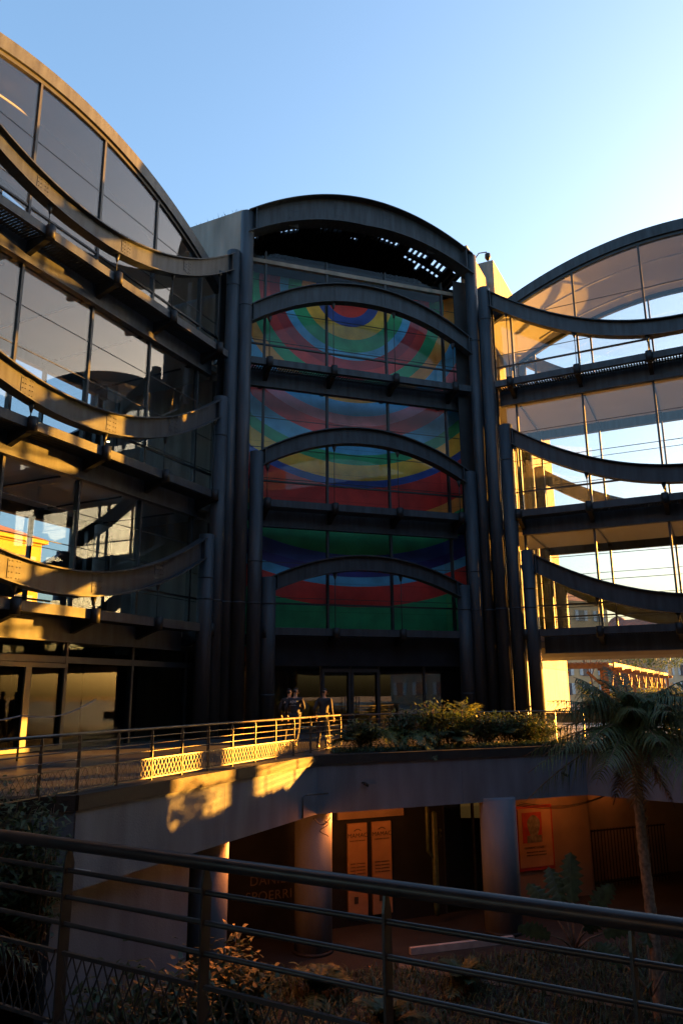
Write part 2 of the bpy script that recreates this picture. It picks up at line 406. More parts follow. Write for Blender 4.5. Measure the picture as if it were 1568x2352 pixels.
# mural
zc = 21.18
def mural():
    m = bpy.data.materials.new('mural_paint'); m.use_nodes = True
    t = m.node_tree; b = t.nodes['Principled BSDF']; b.inputs['Roughness'].default_value = .6
    g = t.nodes.new('ShaderNodeNewGeometry'); c = FC(4.44, 2.4, zc)
    d = t.nodes.new('ShaderNodeVectorMath'); d.operation = 'DISTANCE'; d.inputs[1].default_value = c
    t.links.new(g.outputs['Position'], d.inputs[0])
    q = t.nodes.new('ShaderNodeMath'); q.operation = 'DIVIDE'; q.inputs[1].default_value = 22.0
    t.links.new(d.outputs['Value'], q.inputs[0])
    R_, DB, Y_, G_, B_, DR, P_, O_ = (.66, .04, .03), (.03, .08, .36), (.85, .50, .05), (.03, .38, .15), (.09, .42, .72), (.42, .02, .03), (.78, .26, .32), (.78, .36, .07)
    bands = [(1.13, R_), (1.71, DB), (2.33, Y_), (3.04, G_), (3.47, B_), (4.0, DR), (4.55, R_), (5.1, G_), (5.7, O_), (6.4, B_), (6.9, P_), (7.6, R_), (8.39, B_), (8.92, G_), (9.66, Y_), (10.05, DB), (11.6, R_), (12.2, O_), (13.25, G_), (13.9, DB), (14.3, (.03, .03, .25)), (14.75, B_), (15.67, R_), (18.2, G_), (20., DR)]
    cr = t.nodes.new('ShaderNodeValToRGB'); cr.color_ramp.interpolation = 'CONSTANT'; el = cr.color_ramp.elements
    el[0].position = 0; el[0].color = bands[0][1]+(1,)
    el[1].position = bands[0][0]/22; el[1].color = bands[1][1]+(1,)
    for i in range(1, len(bands)-1):
        e = el.new(bands[i][0]/22); e.color = bands[i+1][1]+(1,)
    t.links.new(q.outputs[0], cr.inputs[0])
    n = t.nodes.new('ShaderNodeTexNoise'); n.inputs['Scale'].default_value = 1.1; n.inputs['Detail'].default_value = 7
    t.links.new(g.outputs['Position'], n.inputs['Vector'])
    c2 = t.nodes.new('ShaderNodeValToRGB'); c2.color_ramp.elements[0].position = .3; c2.color_ramp.elements[0].color = (.62, .62, .62, 1); c2.color_ramp.elements[1].position = .65
    mx = t.nodes.new('ShaderNodeMixRGB'); mx.blend_type = 'MULTIPLY'; mx.inputs[0].default_value = 1
    t.links.new(n.outputs[0], c2.inputs[0]); t.links.new(cr.outputs[0], mx.inputs[1]); t.links.new(c2.outputs[0], mx.inputs[2])
    sx = t.nodes.new('ShaderNodeSeparateXYZ'); t.links.new(g.outputs['Position'], sx.inputs[0])
    md = t.nodes.new('ShaderNodeMath'); md.operation = 'PINGPONG'; md.inputs[1].default_value = .65; t.links.new(sx.outputs['Z'], md.inputs[0])
    lt = t.nodes.new('ShaderNodeMath'); lt.operation = 'GREATER_THAN'; lt.inputs[1].default_value = .012; t.links.new(md.outputs[0], lt.inputs[0])
    ad = t.nodes.new('ShaderNodeMath'); ad.operation = 'MULTIPLY_ADD'; ad.inputs[1].default_value = .35; ad.inputs[2].default_value = .65; t.links.new(lt.outputs[0], ad.inputs[0])
    m2 = t.nodes.new('ShaderNodeMixRGB'); m2.blend_type = 'MULTIPLY'; m2.inputs[0].default_value = 1
    t.links.new(mx.outputs[0], m2.inputs[1]); t.links.new(ad.outputs[0], m2.inputs[2]); t.links.new(m2.outputs[0], b.inputs['Base Color'])
    return m
MUR = mural()
mb = MB(); FC.box(mb, -.35, 9.25, 2.4, 2.6, 3.0, 21.6); mb.build('mural_wall', MUR, tower)
for s, (ta, tb) in enumerate(((-.35, -1.25), (9.25, 10.1))):
    mb = MB(); a = FC(ta, 2.4, 0); b = FC(tb, 1.25, 0); i = FC(0, .2, 0)-FC(0, 0, 0)
    mb.box8([a+V((0, 0, 3.0)), b+V((0, 0, 3.0)), b+i+V((0, 0, 3.0)), a+i+V((0, 0, 3.0)), a+V((0, 0, 21.6)), b+V((0, 0, 21.6)), b+i+V((0, 0, 21.6)), a+i+V((0, 0, 21.6))])
    mb.build('mural_wall', MUR, tower)
mb = MB(); FC.box(mb, -1.1, 17.2, 8.0, 8.2, .02, 2.9); mb.build('lobby_back_wall', PLAST, tower)
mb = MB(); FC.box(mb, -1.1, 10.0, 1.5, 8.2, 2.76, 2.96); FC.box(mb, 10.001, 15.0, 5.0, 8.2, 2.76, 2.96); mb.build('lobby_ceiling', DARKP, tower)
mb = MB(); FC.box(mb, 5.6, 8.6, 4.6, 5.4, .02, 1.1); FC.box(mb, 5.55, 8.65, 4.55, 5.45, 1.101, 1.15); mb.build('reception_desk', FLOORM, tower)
mb = MB(); FWR.box(mb, -2.1, -.95, .45, .5, .02, 20.4); mb.build('shade_infill', STEELD, tower)  # dark infill added to block the sunlit wall showing between the columns
mb = MB(); FC.box(mb, 9.35, 10.3, .42, .47, .02, 21.8); mb.build('shade_infill', STEELD, tower)
mb = MB(); FWL.box(mb, -1.8, -.95, .45, .5, .02, 20.4); mb.build('shade_infill', STEELD, tower)  # same added infill keeps the left corner dark
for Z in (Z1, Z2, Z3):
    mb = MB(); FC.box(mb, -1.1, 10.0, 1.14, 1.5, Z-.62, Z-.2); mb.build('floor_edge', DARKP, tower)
# roof: arched canopy with a dark slatted soffit behind the top beam
zr = lambda t: zts[0](t)-.75
def band(mb, ta, tb, d0, d1, dz, th, n=None):
    n = n or max(2, int((tb-ta)/.3)); P = []
    for i in range(n+1):
        t = ta+(tb-ta)*i/n; z = zr(t)+dz; P.append([FC(t, d0, z), FC(t, d1, z), FC(t, d1, z-th), FC(t, d0, z-th)])
    mb.strip(P)
mb = MB(); band(mb, -1.1, 10.0, .06, .55, 0, .12); band(mb, -1.1, 10.0, 2.3, 5.2, 0, .12); band(mb, -1.1, 10.0, 1.35, 1.6, -.0, .16)
rc = random.Random(3)
for i in range(44):
    ta = -1.1+i*.2525
    for j in range(5):
        d0 = .55+.35*j; p = .06
        if 7.0 < ta < 9.3 and j in (1, 2, 3): p = .85
        if (5.6 < ta < 6.6 or .5 < ta < 1.4) and j in (1, 2): p = .75
        if rc.random() > p: band(mb, ta, ta+.2525, d0, d0+.35, .02-.003*(i % 2), .04, 1)
mb.build('canopy', STEELD, tower)
for i in range(44):
    t = -1.0+i*.25; mb = MB(); z = zr(t)
    mb.box8([FC(t-.035, .5, z-.20), FC(t+.035, .5, z-.20), FC(t+.035, 3.8, z-.20), FC(t-.035, 3.8, z-.20), FC(t-.035, .5, z-.03), FC(t+.035, .5, z-.03), FC(t+.035, 3.8, z-.03), FC(t-.035, 3.8, z-.03)])
    mb.build('canopy_slat', STEELD, tower)
mb = MB(); P = []
for i in range(31):
    t = -1.15+11.2*i/30; z = zr(t); P.append([FC(t, 4.0, 21.3), FC(t, 4.2, 21.3), FC(t, 4.2, z-.13), FC(t, 4.0, z-.13)])
mb.strip(P); FC.box(mb, -1.1, 10.0, 1.13, 3.99, 21.62, 21.75); mb.build('canopy_back', DARKP, tower)
mb = MB(); mb.tube([A2+Ld*1.0+V((0, 0, 23.6)), A2+Ld*1.0+Rd*.35+V((0, 0, 24.0)), A2+Ld*1.0+Rd*.75+V((0, 0, 23.95)), A2+Ld*1.0+Rd*.8+V((0, 0, 23.8))], .03, 6)
mb.tube([A2+Ld*1.0+Rd*.8+V((0, 0, 23.82)), A2+Ld*1.0+Rd*.8+V((0, 0, 23.6)), A2+Ld*1.0+Rd*.8+V((0, 0, 23.45))], [.14, .15, .06], 10)
mb.build('dome_camera', STEELD, tower)
mb = MB(); 
for q in (0, .55): mb.tube([A2+Ld*9+Rd*(.1+s*.35)+V((0, 0, 23.0+q+s*.12+.5*(s/5)**2)) for s in range(6)], .03, 6)
mb.tube([A2+Ld*9+Rd*1.8+V((0, 0, 23.4)), A2+Ld*9+Rd*1.8+V((0, 0, 25.0))], .03, 6)
mb.build('parapet_rail', STEELD, tower)
mb = MB()
p = A2+Ld*5.9+Rd*.005
mb.box8([p+V((0, 0, .03)), p+Ld*1.6+V((0, 0, .03)), p+Ld*1.6+Rd*.03+V((0, 0, .03)), p+Rd*.03+V((0, 0, .03)), p+V((0, 0, 2.6)), p+Ld*1.6+V((0, 0, 2.6)), p+Ld*1.6+Rd*.03+V((0, 0, 2.6)), p+Rd*.03+V((0, 0, 2.6))])
mb.build('service_door', DARKP, tower)
# weeds on top of the left wall
def blade(mb, p, d, L, w, droop=.3, n=3, up=V((0, 0, 1))):
    d = V(d).normalized(); s = d.cross(up)
    s = (s.normalized() if s.length > .01 else V((1, 0, 0)))*w
    pts = []
    for i in range(n+1):
        a = i/n; pts.append(V(p)+d*L*a+V((0, 0, -droop*L*a*a)))
    vs = []
    for i, q in enumerate(pts):
        ww = (1-(i/n)**1.5)+.03
        vs += [q-s*ww, q+s*ww]
    mb.add(vs, [(2*i, 2*i+1, 2*i+3, 2*i+2) for i in range(n)])
def leafmat(name, col, tr=.25):
    m = mat(name, col, .5, 0, .45, 9)
    t = m.node_tree; b = t.nodes['Principled BSDF']; o = [n for n in t.nodes if n.type == 'OUTPUT_MATERIAL'][0]
    tn = t.nodes.new('ShaderNodeBsdfTranslucent'); mx = t.nodes.new('ShaderNodeMixShader'); mx.inputs[0].default_value = tr
    cr = [n for n in t.nodes if n.type == 'VALTORGB'][0]
    t.links.new(cr.outputs[0], tn.inputs[0]); t.links.new(b.outputs[0], mx.inputs[1]); t.links.new(tn.outputs[0], mx.inputs[2]); t.links.new(mx.outputs[0], o.inputs[0])
    return m
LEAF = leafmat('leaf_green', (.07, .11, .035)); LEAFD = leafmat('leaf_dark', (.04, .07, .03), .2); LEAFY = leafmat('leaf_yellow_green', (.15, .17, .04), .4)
DRY = mat('dry_leaf', (.13, .09, .05), .9, 0, .3, 8)
TWIG = mat('bark', (.14, .10, .07), .9, 0, .4, 12, .6)
PALMB = mat('palm_bark', (.20, .17, .14), .9, 0, .4, 14, .8)
mb = MB()
for i in range(26):
    s = random.uniform(.3, 5); p = A1-Rd*s+Ld*.2+V((0, 0, 23.5)); 
    for j in range(3): blade(mb, p, (random.uniform(-.5, .5), random.uniform(-.5, .5), 1), random.uniform(.15, .55), .012)
mb.build('roof_weeds', LEAFD, tower)

# the rest of the closed courtyard, outside the picture: three towers and two wings
def block(name, label, a, b, depth, z0, z1, m, extra=None):
    a = V((a[0], a[1], 0)); b = V((b[0], b[1], 0)); d = (b-a).normalized(); o = V((-d.y, d.x, 0))   # outward = left of a->b
    t = thing(name, label, 'building', a); z = lambda p, h: p+V((0, 0, h))
    ring = [a, b, b+o*depth, a+o*depth]+(extra or [])
    MB().strip([[z(p, z0) for p in ring], [z(p, z1) for p in ring]]).build('wall', m, t)
    if z0 > 1:
        for h in (16.0, 9.6, 4.25):
            mb = MB(); mb.bar(z(a-o*.1, h), z(b-o*.1, h), .2, .9); mb.build('walkway', STEEL, t)
        for i in range(1, 6):
            mb = MB(); p = a.lerp(b, i/6)-o*.05; mb.bar(z(p, z0), z(p, z1), .1); mb.build('mullion', MULL, t)
    for q in (.3, .95, 1.6):
        for p in (a+d*q, b-d*q):
            mb = MB(); p = p-o*.7; mb.tube([p, z(p, 22-4*q)], .3, 16); mb.build('steel_column', STEEL, t)
    return t
e0 = FWR(16.8, .0, 0); e1 = e0+dirv(AZ+135)*11; e2 = e1+dirv(AZ+180)*17.6; e3 = e2+dirv(AZ+225)*11.4; e4 = e3+dirv(AZ+270)*17.6; e5 = FWL(16.3, 0, 0)
block('museum_tower', 'concrete museum tower closing the courtyard beyond the right wing', e0, e1, 14, 0, 23.2, CONC, [e0-nR*6.0+Rd*6, e0-nR*6.0])
block('museum_wing', 'dark glazed wing closing the courtyard on the right behind the camera', e1, e2, 8, 3.4, 21, DARKP)
block('museum_tower', 'concrete museum tower behind and right of the camera', e2, e3, 14, 0, 23.2, CONC)
block('museum_wing', 'dark glazed wing spanning the passage behind the camera', e3-nrm(AZ+270)*2.5, e4-nrm(AZ+270)*2.5, 8, 3.4, 21, DARKP)
block('museum_tower', 'concrete museum tower closing the courtyard beyond the left wing', e4, e5, 14, 0, 23.2, CONC)

# ------------------------------------------------------------------ ground
def poly(name, outer, holes, z, m, kind='structure', th=0):
    tess = geometry.tessellate_polygon([[V((p[0], p[1], 0)) for p in outer]]+[[V((p[0], p[1], 0)) for p in h] for h in holes])
    pts = [p for l in [outer]+holes for p in l]
    vs = [(p[0], p[1], z) for p in pts]; fs = [tuple(t) for t in tess]
    if th:
        n = len(vs); vs += [(p[0], p[1], z-th) for p in pts]; fs += [tuple(i+n for i in t) for t in tess]
    mb = MB().add(vs, fs); 
    if th:
        k = 0
        for l in [outer]+holes:
            c = len(l)
            for i in range(c): mb.f.append([k+i, k+(i+1) % c, k+(i+1) % c+n, k+i+n]); mb.sm.append(False)
            k += c
    me = bpy.data.meshes.new(name); me.from_pydata(mb.v, [], mb.f); me.materials.append(m)
    o = bpy.data.objects.new(name, me); COL.objects.link(o)
    bm = bmesh.new(); bm.from_mesh(me)
    bmesh.ops.recalc_face_normals(bm, faces=bm.faces)
    if not th:
        for fc in bm.faces:
            if fc.normal.z < 0: fc.normal_flip()
    bm.to_mesh(me); bm.free()
    if kind: o['kind'] = kind
    return o
E0 = (-4.43, 13.2); K1 = (-.72, 21.1); K2 = (7.47, 24.46)
VOID = [E0, K1, K2, (13.0, 19.2), (13.0, 9.0), (8.5, -1.45), (1.2, 2.93), (-2.2, 4.97), (-9.2, 9.17), (-9.6, 11.2)]
def paving():
    m = bpy.data.materials.new('timber_deck'); m.use_nodes = True; t = m.node_tree; b = t.nodes['Principled BSDF']
    g = t.nodes.new('ShaderNodeNewGeometry'); mp = t.nodes.new('ShaderNodeMapping'); mp.inputs['Rotation'].default_value = (0, 0, radians(AZ))
    br = t.nodes.new('ShaderNodeTexBrick'); br.inputs['Scale'].default_value = 1.0
    br.inputs['Brick Width'].default_value = .9; br.inputs['Row Height'].default_value = .3; br.inputs['Mortar Size'].default_value = .012
    br.inputs['Color1'].default_value = (.05, .052, .058, 1); br.inputs['Color2'].default_value = (.075, .075, .08, 1); br.inputs['Mortar'].default_value = (.05, .05, .05, 1)
    t.links.new(g.outputs['Position'], mp.inputs[0]); t.links.new(mp.outputs[0], br.inputs['Vector'])
    n = t.nodes.new('ShaderNodeTexNoise'); n.inputs['Scale'].default_value = .7; n.inputs['Detail'].default_value = 8
    t.links.new(g.outputs['Position'], n.inputs['Vector'])
    mx = t.nodes.new('ShaderNodeMixRGB'); mx.blend_type = 'MULTIPLY'; mx.inputs[0].default_value = .7
    cr = t.nodes.new('ShaderNodeValToRGB'); cr.color_ramp.elements[0].color = (.5, .5, .5, 1); cr.color_ramp.elements[0].position = .35; cr.color_ramp.elements[1].position = .65
    t.links.new(n.outputs[0], cr.inputs[0]); t.links.new(br.outputs[0], mx.inputs[1]); t.links.new(cr.outputs[0], mx.inputs[2]); t.links.new(mx.outputs[0], b.inputs['Base Color'])
    b.inputs['Roughness'].default_value = .42
    n3 = t.nodes.new('ShaderNodeTexNoise'); n3.inputs['Scale'].default_value = 9; t.links.new(g.outputs['Position'], n3.inputs['Vector'])
    ad = t.nodes.new('ShaderNodeMath'); ad.operation = 'MULTIPLY_ADD'; ad.inputs[1].default_value = .5
    t.links.new(n3.outputs[0], ad.inputs[0]); t.links.new(br.outputs['Fac'], ad.inputs[2])
    bp = t.nodes.new('ShaderNodeBump'); bp.invert = True; bp.inputs['Strength'].default_value = .5; bp.inputs['Distance'].default_value = .02
    t.links.new(ad.outputs[0], bp.inputs['Height']); t.links.new(bp.outputs[0], b.inputs['Normal'])
    return m
PAVE = paving()
poly('plaza_paving', [(-160, -60), (160, -60), (300, 300), (-300, 300)], [[E0, K1, K2, (13.0, 19.2), (13.0, 9.0), (10.0, -8), (-4, -8), (-13, 3), (-9.6, 11.2)]], 0.0, PAVE)
poly('near_terrace', [(13, 9), (8.5, -1.45), (1.2, 2.93), (-2.2, 4.97), (-9.2, 9.17), (-9.6, 11.2), (-13, 3), (-4, -8), (10, -8)], [], -.215, PAVE)
GRD = mat('far_ground_earth', (.10, .095, .08), .9, 0, .2, .05)
poly('ground', [(-1500, -300), (1500, -300), (1500, 2500), (-1500, 2500)], [[(-25, -25), (40, -25), (40, 44), (-25, 44)]], -.05, GRD)
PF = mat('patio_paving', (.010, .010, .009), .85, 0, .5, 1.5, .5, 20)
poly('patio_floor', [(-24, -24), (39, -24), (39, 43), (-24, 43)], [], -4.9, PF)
SOF = [(-6.7, 9.0), (-12.5, 12.3), (-9.5, 20), (-5.5, 30), (10, 33), (20, 24), (20, -6), (0, -6), (-6, 3)]
under = poly('patio_soffit', SOF, [VOID], -1.0, mat('undercroft_soffit', (.3, .29, .28), .85), th=.35)

# fascia wall round the void
vw = thing('patio_wall', 'pale rendered wall with dark coping round the sunken patio', 'wall', (K1[0], K1[1], 0))
def seg(a, b, z0, z1, th, off, m, name, par, ext=0):
    a = V((a[0], a[1], 0)); b = V((b[0], b[1], 0)); d = (b-a).normalized(); n = V((d.y, -d.x, 0))   # n toward the void (right-hand side)
    mb = MB(); a = a-d*ext; b = b+d*ext
    p, q = a+n*off, b+n*off; p2, q2 = a+n*(off-th), b+n*(off-th)
    mb.box8([p+V((0, 0, z0)), q+V((0, 0, z0)), q2+V((0, 0, z0)), p2+V((0, 0, z0)), p+V((0, 0, z1)), q+V((0, 0, z1)), q2+V((0, 0, z1)), p2+V((0, 0, z1))])
    return mb.build(name, m, par)
VP = VOID
for i in range(len(VP)):
    a, b = VP[i], VP[(i+1) % len(VP)]
    near = i in (4, 5, 6, 7, 8)
    d = (V(b)-V(a)); L = d.length; n = max(1, round(L/4.4)) if not near else 1
    for j in range(n):
        pa = V(a)+d*(j/n); pb = V(a)+d*((j+1)/n); e = d.normalized()*.004
        seg(pa+e, pb-e, -4.9 if near else -1.46, -.235, .28, .03, PLAST, 'wall_panel', vw)
    if not near: seg(a, b, -.234, .012, .34, .075, COPE, 'coping', vw)
# planter behind the middle segment
RC = (6.4, 27.0); RS = (-.09, 24.0)
plnt = [(-.35, 21.55), (7.2, 24.65), (6.35, 26.9), (-.1, 23.85)]
pb_ = poly('planter_soil', plnt, [], .03, mat('soil', (.05, .04, .03), .95, 0, .4, 8, .8))

# ------------------------------------------------------------------ railings
def railing(name, label, path, z0=0.0, sp=1.05, h=.97, lit=None, endpost=True, group=None, rm=None, thick=1.0, cell=.115):
    rm = rm or RAIL
    root = thing(name, label, 'railing', (path[0][0], path[0][1], z0), 0, group)
    hp = MB(); pts = [V((p[0], p[1], z0+h)) for p in path]
    hp.tube(pts, .027*thick, 12); hp.build('handrail', rm, root)
    for q in range(3):
        z = z0+h-.14*(q+1)
        b = MB(); b.tube([V((p[0], p[1], z)) for p in path], .011*thick, 8); b.build('horizontal_bar', rm, root)
    for i in range(len(path)-1):
        a = V((path[i][0], path[i][1], z0)); c = V((path[i+1][0], path[i+1][1], z0)); L = (c-a).length; n = max(1, round(L/sp)); d = (c-a)/L
        s = V((d.y, -d.x, 0))
        for j in range(n+1 if i == len(path)-2 else n):
            p = a+d*(L*j/n)
            m = MB()
            m.box8([p+s*.03-d*.006, p+s*.03+d*.006, p-s*.04+d*.006, p-s*.04-d*.006]+[v+V((0, 0, h-.1)) for v in (p+s*.03-d*.006, p+s*.03+d*.006, p-s*.04+d*.006, p-s*.04-d*.006)])
            m.box8([v+V((0, 0, h-.1)) for v in (p+s*.03-d*.006, p+s*.03+d*.006, p-s*.04+d*.006, p-s*.04-d*.006)]+[v+V((0, 0, h-.02)) for v in (p+s*.012-d*.006, p+s*.012+d*.006, p-s*.012+d*.006, p-s*.012-d*.006)])
            m.build('post', rm, root)
        for j in range(n):
            p = a+d*(L*j/n+.03)+s*.02; q = a+d*(L*(j+1)/n-.03)+s*.02; w = (q-p).length
            m = MB(); zt, zb = h-.56, .06
            m.bar(p+V((0, 0, zt)), q+V((0, 0, zt)), .02, .02); m.bar(p+V((0, 0, zb)), q+V((0, 0, zb)), .02, .02)
            hh = zt-zb; nc = int(w/cell); cw = w/nc; slope = cw*.5/(.088)   # diamonds .06 wide .15 high
            run = hh*slope
            k = -int(run/cw)-1
            while k*cw < w:
                for sg in (0, 1):
                    x0, x1 = k*cw, k*cw+run
                    if sg: x0, x1 = x1, x0
                    y0, y1 = zb, zt
                    if x0 == x1: continue
                    # clip to [0,w]
                    def cl(xa, ya, xb, yb):
                        if xa < 0: ya = ya+(0-xa)/(xb-xa)*(yb-ya); xa = 0
                        if xa > w: ya = ya+(w-xa)/(xb-xa)*(yb-ya); xa = w
                        return xa, ya
                    if max(x0, x1) <= 0 or min(x0, x1) >= w: continue
                    X0, Y0 = cl(x0, y0, x1, y1); X1, Y1 = cl(x1, y1, x0, y0)
                    if abs(X0-X1) > .004: m.bar(p+d*X0+V((0, 0, Y0)), p+d*X1+V((0, 0, Y1)), .004, .009)
                k += 1
            m.build('mesh_panel', rm, root)
    return root
railing('guard_railing', 'sunlit steel railing with mesh panels along the left edge of the patio', [(-5.75, 9.9), (-4.52, 13.5), (-2.58, 18.25), RS])
railing('guard_railing', 'dark steel railing standing behind the planting of the middle planter', [RS, RC, (9.6, 25.0), (14.3, 20.4), (14.0, 9)])
nearp = [(-9.6, 9.50), (-1.60, 4.72), (8.2, -1.13)]
railing('guard_railing', 'railing in the foreground, coloured darker for its shade, crossing the bottom of the view', nearp, -.21, 1.05, .97, rm=RAILN, thick=1.3, cell=.08)

# ------------------------------------------------------------------ undercroft
u_ = (V(K2)-V(K1)).normalized(); U = V((u_.x, u_.y, 0)); N = V((u_.y, -u_.x, 0))
FU = Fr(V((K1[0], K1[1], 0)), U, -N)
ORW = mat('undercroft_wall', (.17, .13, .10), .8, 0, .12, 1.5, .3)
def pillar(x, y, r, label):
    t = thing('round_pillar', label, 'pillar', (x, y, -4.9), 0, 'round pillars carrying the deck')
    mb = MB(); mb.tube([(x, y, -4.9), (x, y, -1.36)], r, 36); mb.build('shaft', PLAST, t)
    mb = MB(); mb.tube([(x, y, -4.9), (x, y, -4.82)], r+.03, 36); mb.build('base', COPE, t)
pillar(-.83, 21.7, .5, 'round pillar below the kink of the pale wall, beside the banner with lettering')
pillar(4.45, 23.25, .52, 'round pillar between the glass doorway and the portrait poster')
pillar(-2.95, 17.75, .42, 'round pillar at the left end beside the pale inner wall')
uw = thing('undercroft_facade', 'dark shop front under the deck with door panels, banners and a glass doorway', 'facade', FU(0, 2, -4.9))
mb = MB(); FU.box(mb, -5.6, 1.2, 2.2, 2.4, -4.9, -1.36); mb.build('dark_banner_wall', DARKP, uw)
mb = MB(); FU.box(mb, 1.2, 5.0, 2.2, 2.4, -4.9, -1.36); mb.build('shopfront', DARKP, uw)
mb = MB(); FU.box(mb, 7.2, 10.6, 2.2, 2.4, -4.9, -1.36); mb.build('poster_wall', ORW, uw)
mb = MB(); FU.box(mb, 10.6, 18, 3.6, 3.8, -4.9, -1.36); mb.build('recessed_wall', ORW, uw)
mb = MB(); FU.box(mb, 10.6, 10.8, 2.401, 3.6, -4.9, -1.36); mb.build('return_wall', ORW, uw)
mb = MB(); FU.box(mb, 4.9, 7.3, 5.0, 5.2, -4.9, -1.36); mb.build('doorway_back', PLAST, uw)
for t in (5.02, 6.1, 7.18):
    mb = MB(); FU.box(mb, t-.03, t+.03, 2.2, 2.3, -4.9, -1.4); mb.build('door_frame', MULL, uw)
mb = MB(); FU.box(mb, 5.0, 7.2, 2.24, 2.26, -4.9, -1.9); mb.build('door_glass', GL, uw)
mb = MB(); FU.box(mb, 1.45, 3.6, 2.10, 2.19, -2.0, -1.62); mb.build('sign_band', ORW, uw)
UE0 = V((3.71, 7.9, 0)).normalized(); NE0 = V((UE0.y, -UE0.x, 0))
# left pale inner wall
mb = MB(); a = V((-4.43, 13.2, -4.9))-NE0*.35; b = a+UE0*3.7; i = -NE0*.2; z = V((0, 0, 3.54))
mb.box8([a, b, b+i, a+i, a+z, b+z, b+i+z, a+i+z]).build('inner_wall', PLAST, uw)
def text(s, size, F, t, d, z, m, par, name='lettering', ex=.004, align='CENTER'):
    cu = bpy.data.curves.new('tx', 'FONT'); cu.body = s; cu.size = size; cu.extrude = ex; cu.align_x = align; cu.space_character = 1.08
    o = bpy.data.objects.new('tx', cu); COL.objects.link(o)
    dg = bpy.context.evaluated_depsgraph_get(); dg.update()
    me = bpy.data.meshes.new_from_object(o.evaluated_get(dg)); bpy.data.objects.remove(o)
    M = Matrix((F.D, V((0, 0, 1)), -F.I)).transposed().to_4x4(); M.translation = F(t, d, z)
    if M.to_3x3().determinant() < 0: M = Matrix((-F.D, V((0, 0, 1)), -F.I)).transposed().to_4x4(); M.translation = F(t, d, z)
    me.transform(M); me.materials.clear(); me.materials.append(m)
    q = bpy.data.objects.new(name, me); COL.objects.link(q); q.parent = par; q.matrix_parent_inverse = parent_inv(par); return q
INK = mat('black_ink', (.02, .018, .016), .6); PAPER = mat('poster_paper', (.24, .15, .09), .7, 0, .1, 3); LETT = mat('faded_lettering', (.09, .075, .065), .7)
REDP = mat('red_print', (.22, .015, .012), .6); SKN = mat('print_grey', (.10, .10, .09), .7, 0, .5, 9)
for t in (2.07, 2.86):
    mb = MB(); FU.box(mb, t-.31, t+.31, 2.12, 2.19, -4.65, -2.13)
    dp = mb.build('door_banner', PAPER, uw)
    text('MAMAC', .17, FU, t, 2.11, -2.52, INK, dp)
    text('MUSEE D\'ART MODERNE', .042, FU, t, 2.11, -2.62, INK, dp)
    for k in range(4): text('ENTREE  EXPOSITION', .045, FU, t, 2.11, -3.25-.09*k, INK, dp)
    mb = MB(); mb.tube([FU(t-.11+.22*i/8, 2.11, -2.34+.05*sin(pi*i/8)) for i in range(9)], .012, 6); mb.build('arc_logo', INK, dp)
    mb = MB(); FU.box(mb, t-.12, t+.0, 2.105, 2.118, -4.3, -4.12); mb.build('printed_square', INK, dp)
text('DANIEL', .34, FU, -.55, 2.18, -3.55, LETT, uw); text('SPOERRI', .34, FU, -.6, 2.18, -3.95, LETT, uw)
for k, s in enumerate(('NEST', 'ANOI', 'NETE')): text(s, .3, FU, -2.9, 2.18, -2.75-.36*k, LETT, uw)
po = thing('framed_poster', 'framed exhibition poster with a dark head on red, hung on the orange wall', 'poster', FU(8.35, 2.1, -3.1))
mb = MB(); FU.box(mb, 7.66, 9.05, 2.12, 2.19, -3.95, -2.0); mb.build('frame', REDP, po)
mb = MB(); FU.box(mb, 7.70, 8.98, 2.10, 2.119, -3.85, -2.08); mb.build('sheet', PAPER, po)
mb = MB(); FU.box(mb, 7.85, 8.6, 2.09, 2.099, -3.12, -2.2); mb.build('picture', REDP, po)
mb = MB(); c = FU(8.28, 2.085, -2.62)
ring = [c+U*.24*cos(a)*(1+.12*sin(3*a))+V((0, 0, .34*sin(a))) for a in [2*pi*i/20 for i in range(20)]]
mb.strip([ring, [p+N*.004 for p in ring]]); FU.box(mb, 8.0, 8.58, 2.081, 2.086, -3.115, -2.9); mb.build('dark_head', SKN, po)
text('FERNAND LEGER !', .095, FU, 8.3, 2.095, -3.30, INK, po)
for k in range(2): text('MUSEE NATIONAL EXPOSITION', .05, FU, 8.34, 2.095, -3.42-.09*k, INK, po)
# iron gate
fg = thing('iron_gate', 'tall dark iron bar fence in front of the orange recessed wall', 'fence', FU(11.6, 2.2, -4.9))
mb = MB()
for i in range(26): mb.bar(FU(10.7+i*.14, 2.6, -4.85), FU(10.7+i*.14, 2.6, -3.0), .025)
mb.build('bars', STEELD, fg)
for z in (-3.05, -4.7):
    mb = MB(); mb.bar(FU(10.6, 2.64, z), FU(14.3, 2.64, z), .04, .05); mb.build('cross_rail', STEELD, fg)
# warm ceiling lamps under the deck
LAMP = emit('lamp_glow', (1.0, .4, .1), 1.5)
def downlight(p, e, label, col=(1, .24, .035)):
    t = thing('ceiling_lamp', label, 'lamp', p, 0, 'warm lamps under the deck')
    mb = MB(); mb.tube([V(p)+V((0, 0, -.08)), V(p)], .13, 16); mb.build('housing', STEELD, t)
    mb = MB(); mb.tube([V(p)+V((0, 0, -.10)), V(p)+V((0, 0, -.082))], .10, 16); mb.build('diffuser', LAMP, t)
    l = bpy.data.lights.new('lamp', 'POINT'); l.energy = e; l.color = col; l.shadow_soft_size = .1
    o = bpy.data.objects.new('lamp_light', l); COL.objects.link(o); o.location = V(p)+V((0, 0, -.2)); return t
downlight(FU(.75, .3, -1.36), 10, 'warm round lamp under the deck right of the kinked corner pillar')
downlight(FU(2.9, 1.0, -1.36), .9, 'warm round lamp above the two paper door banners')
downlight(FU(9.0, .9, -1.36), 3.0, 'warm round lamp above the framed portrait poster')
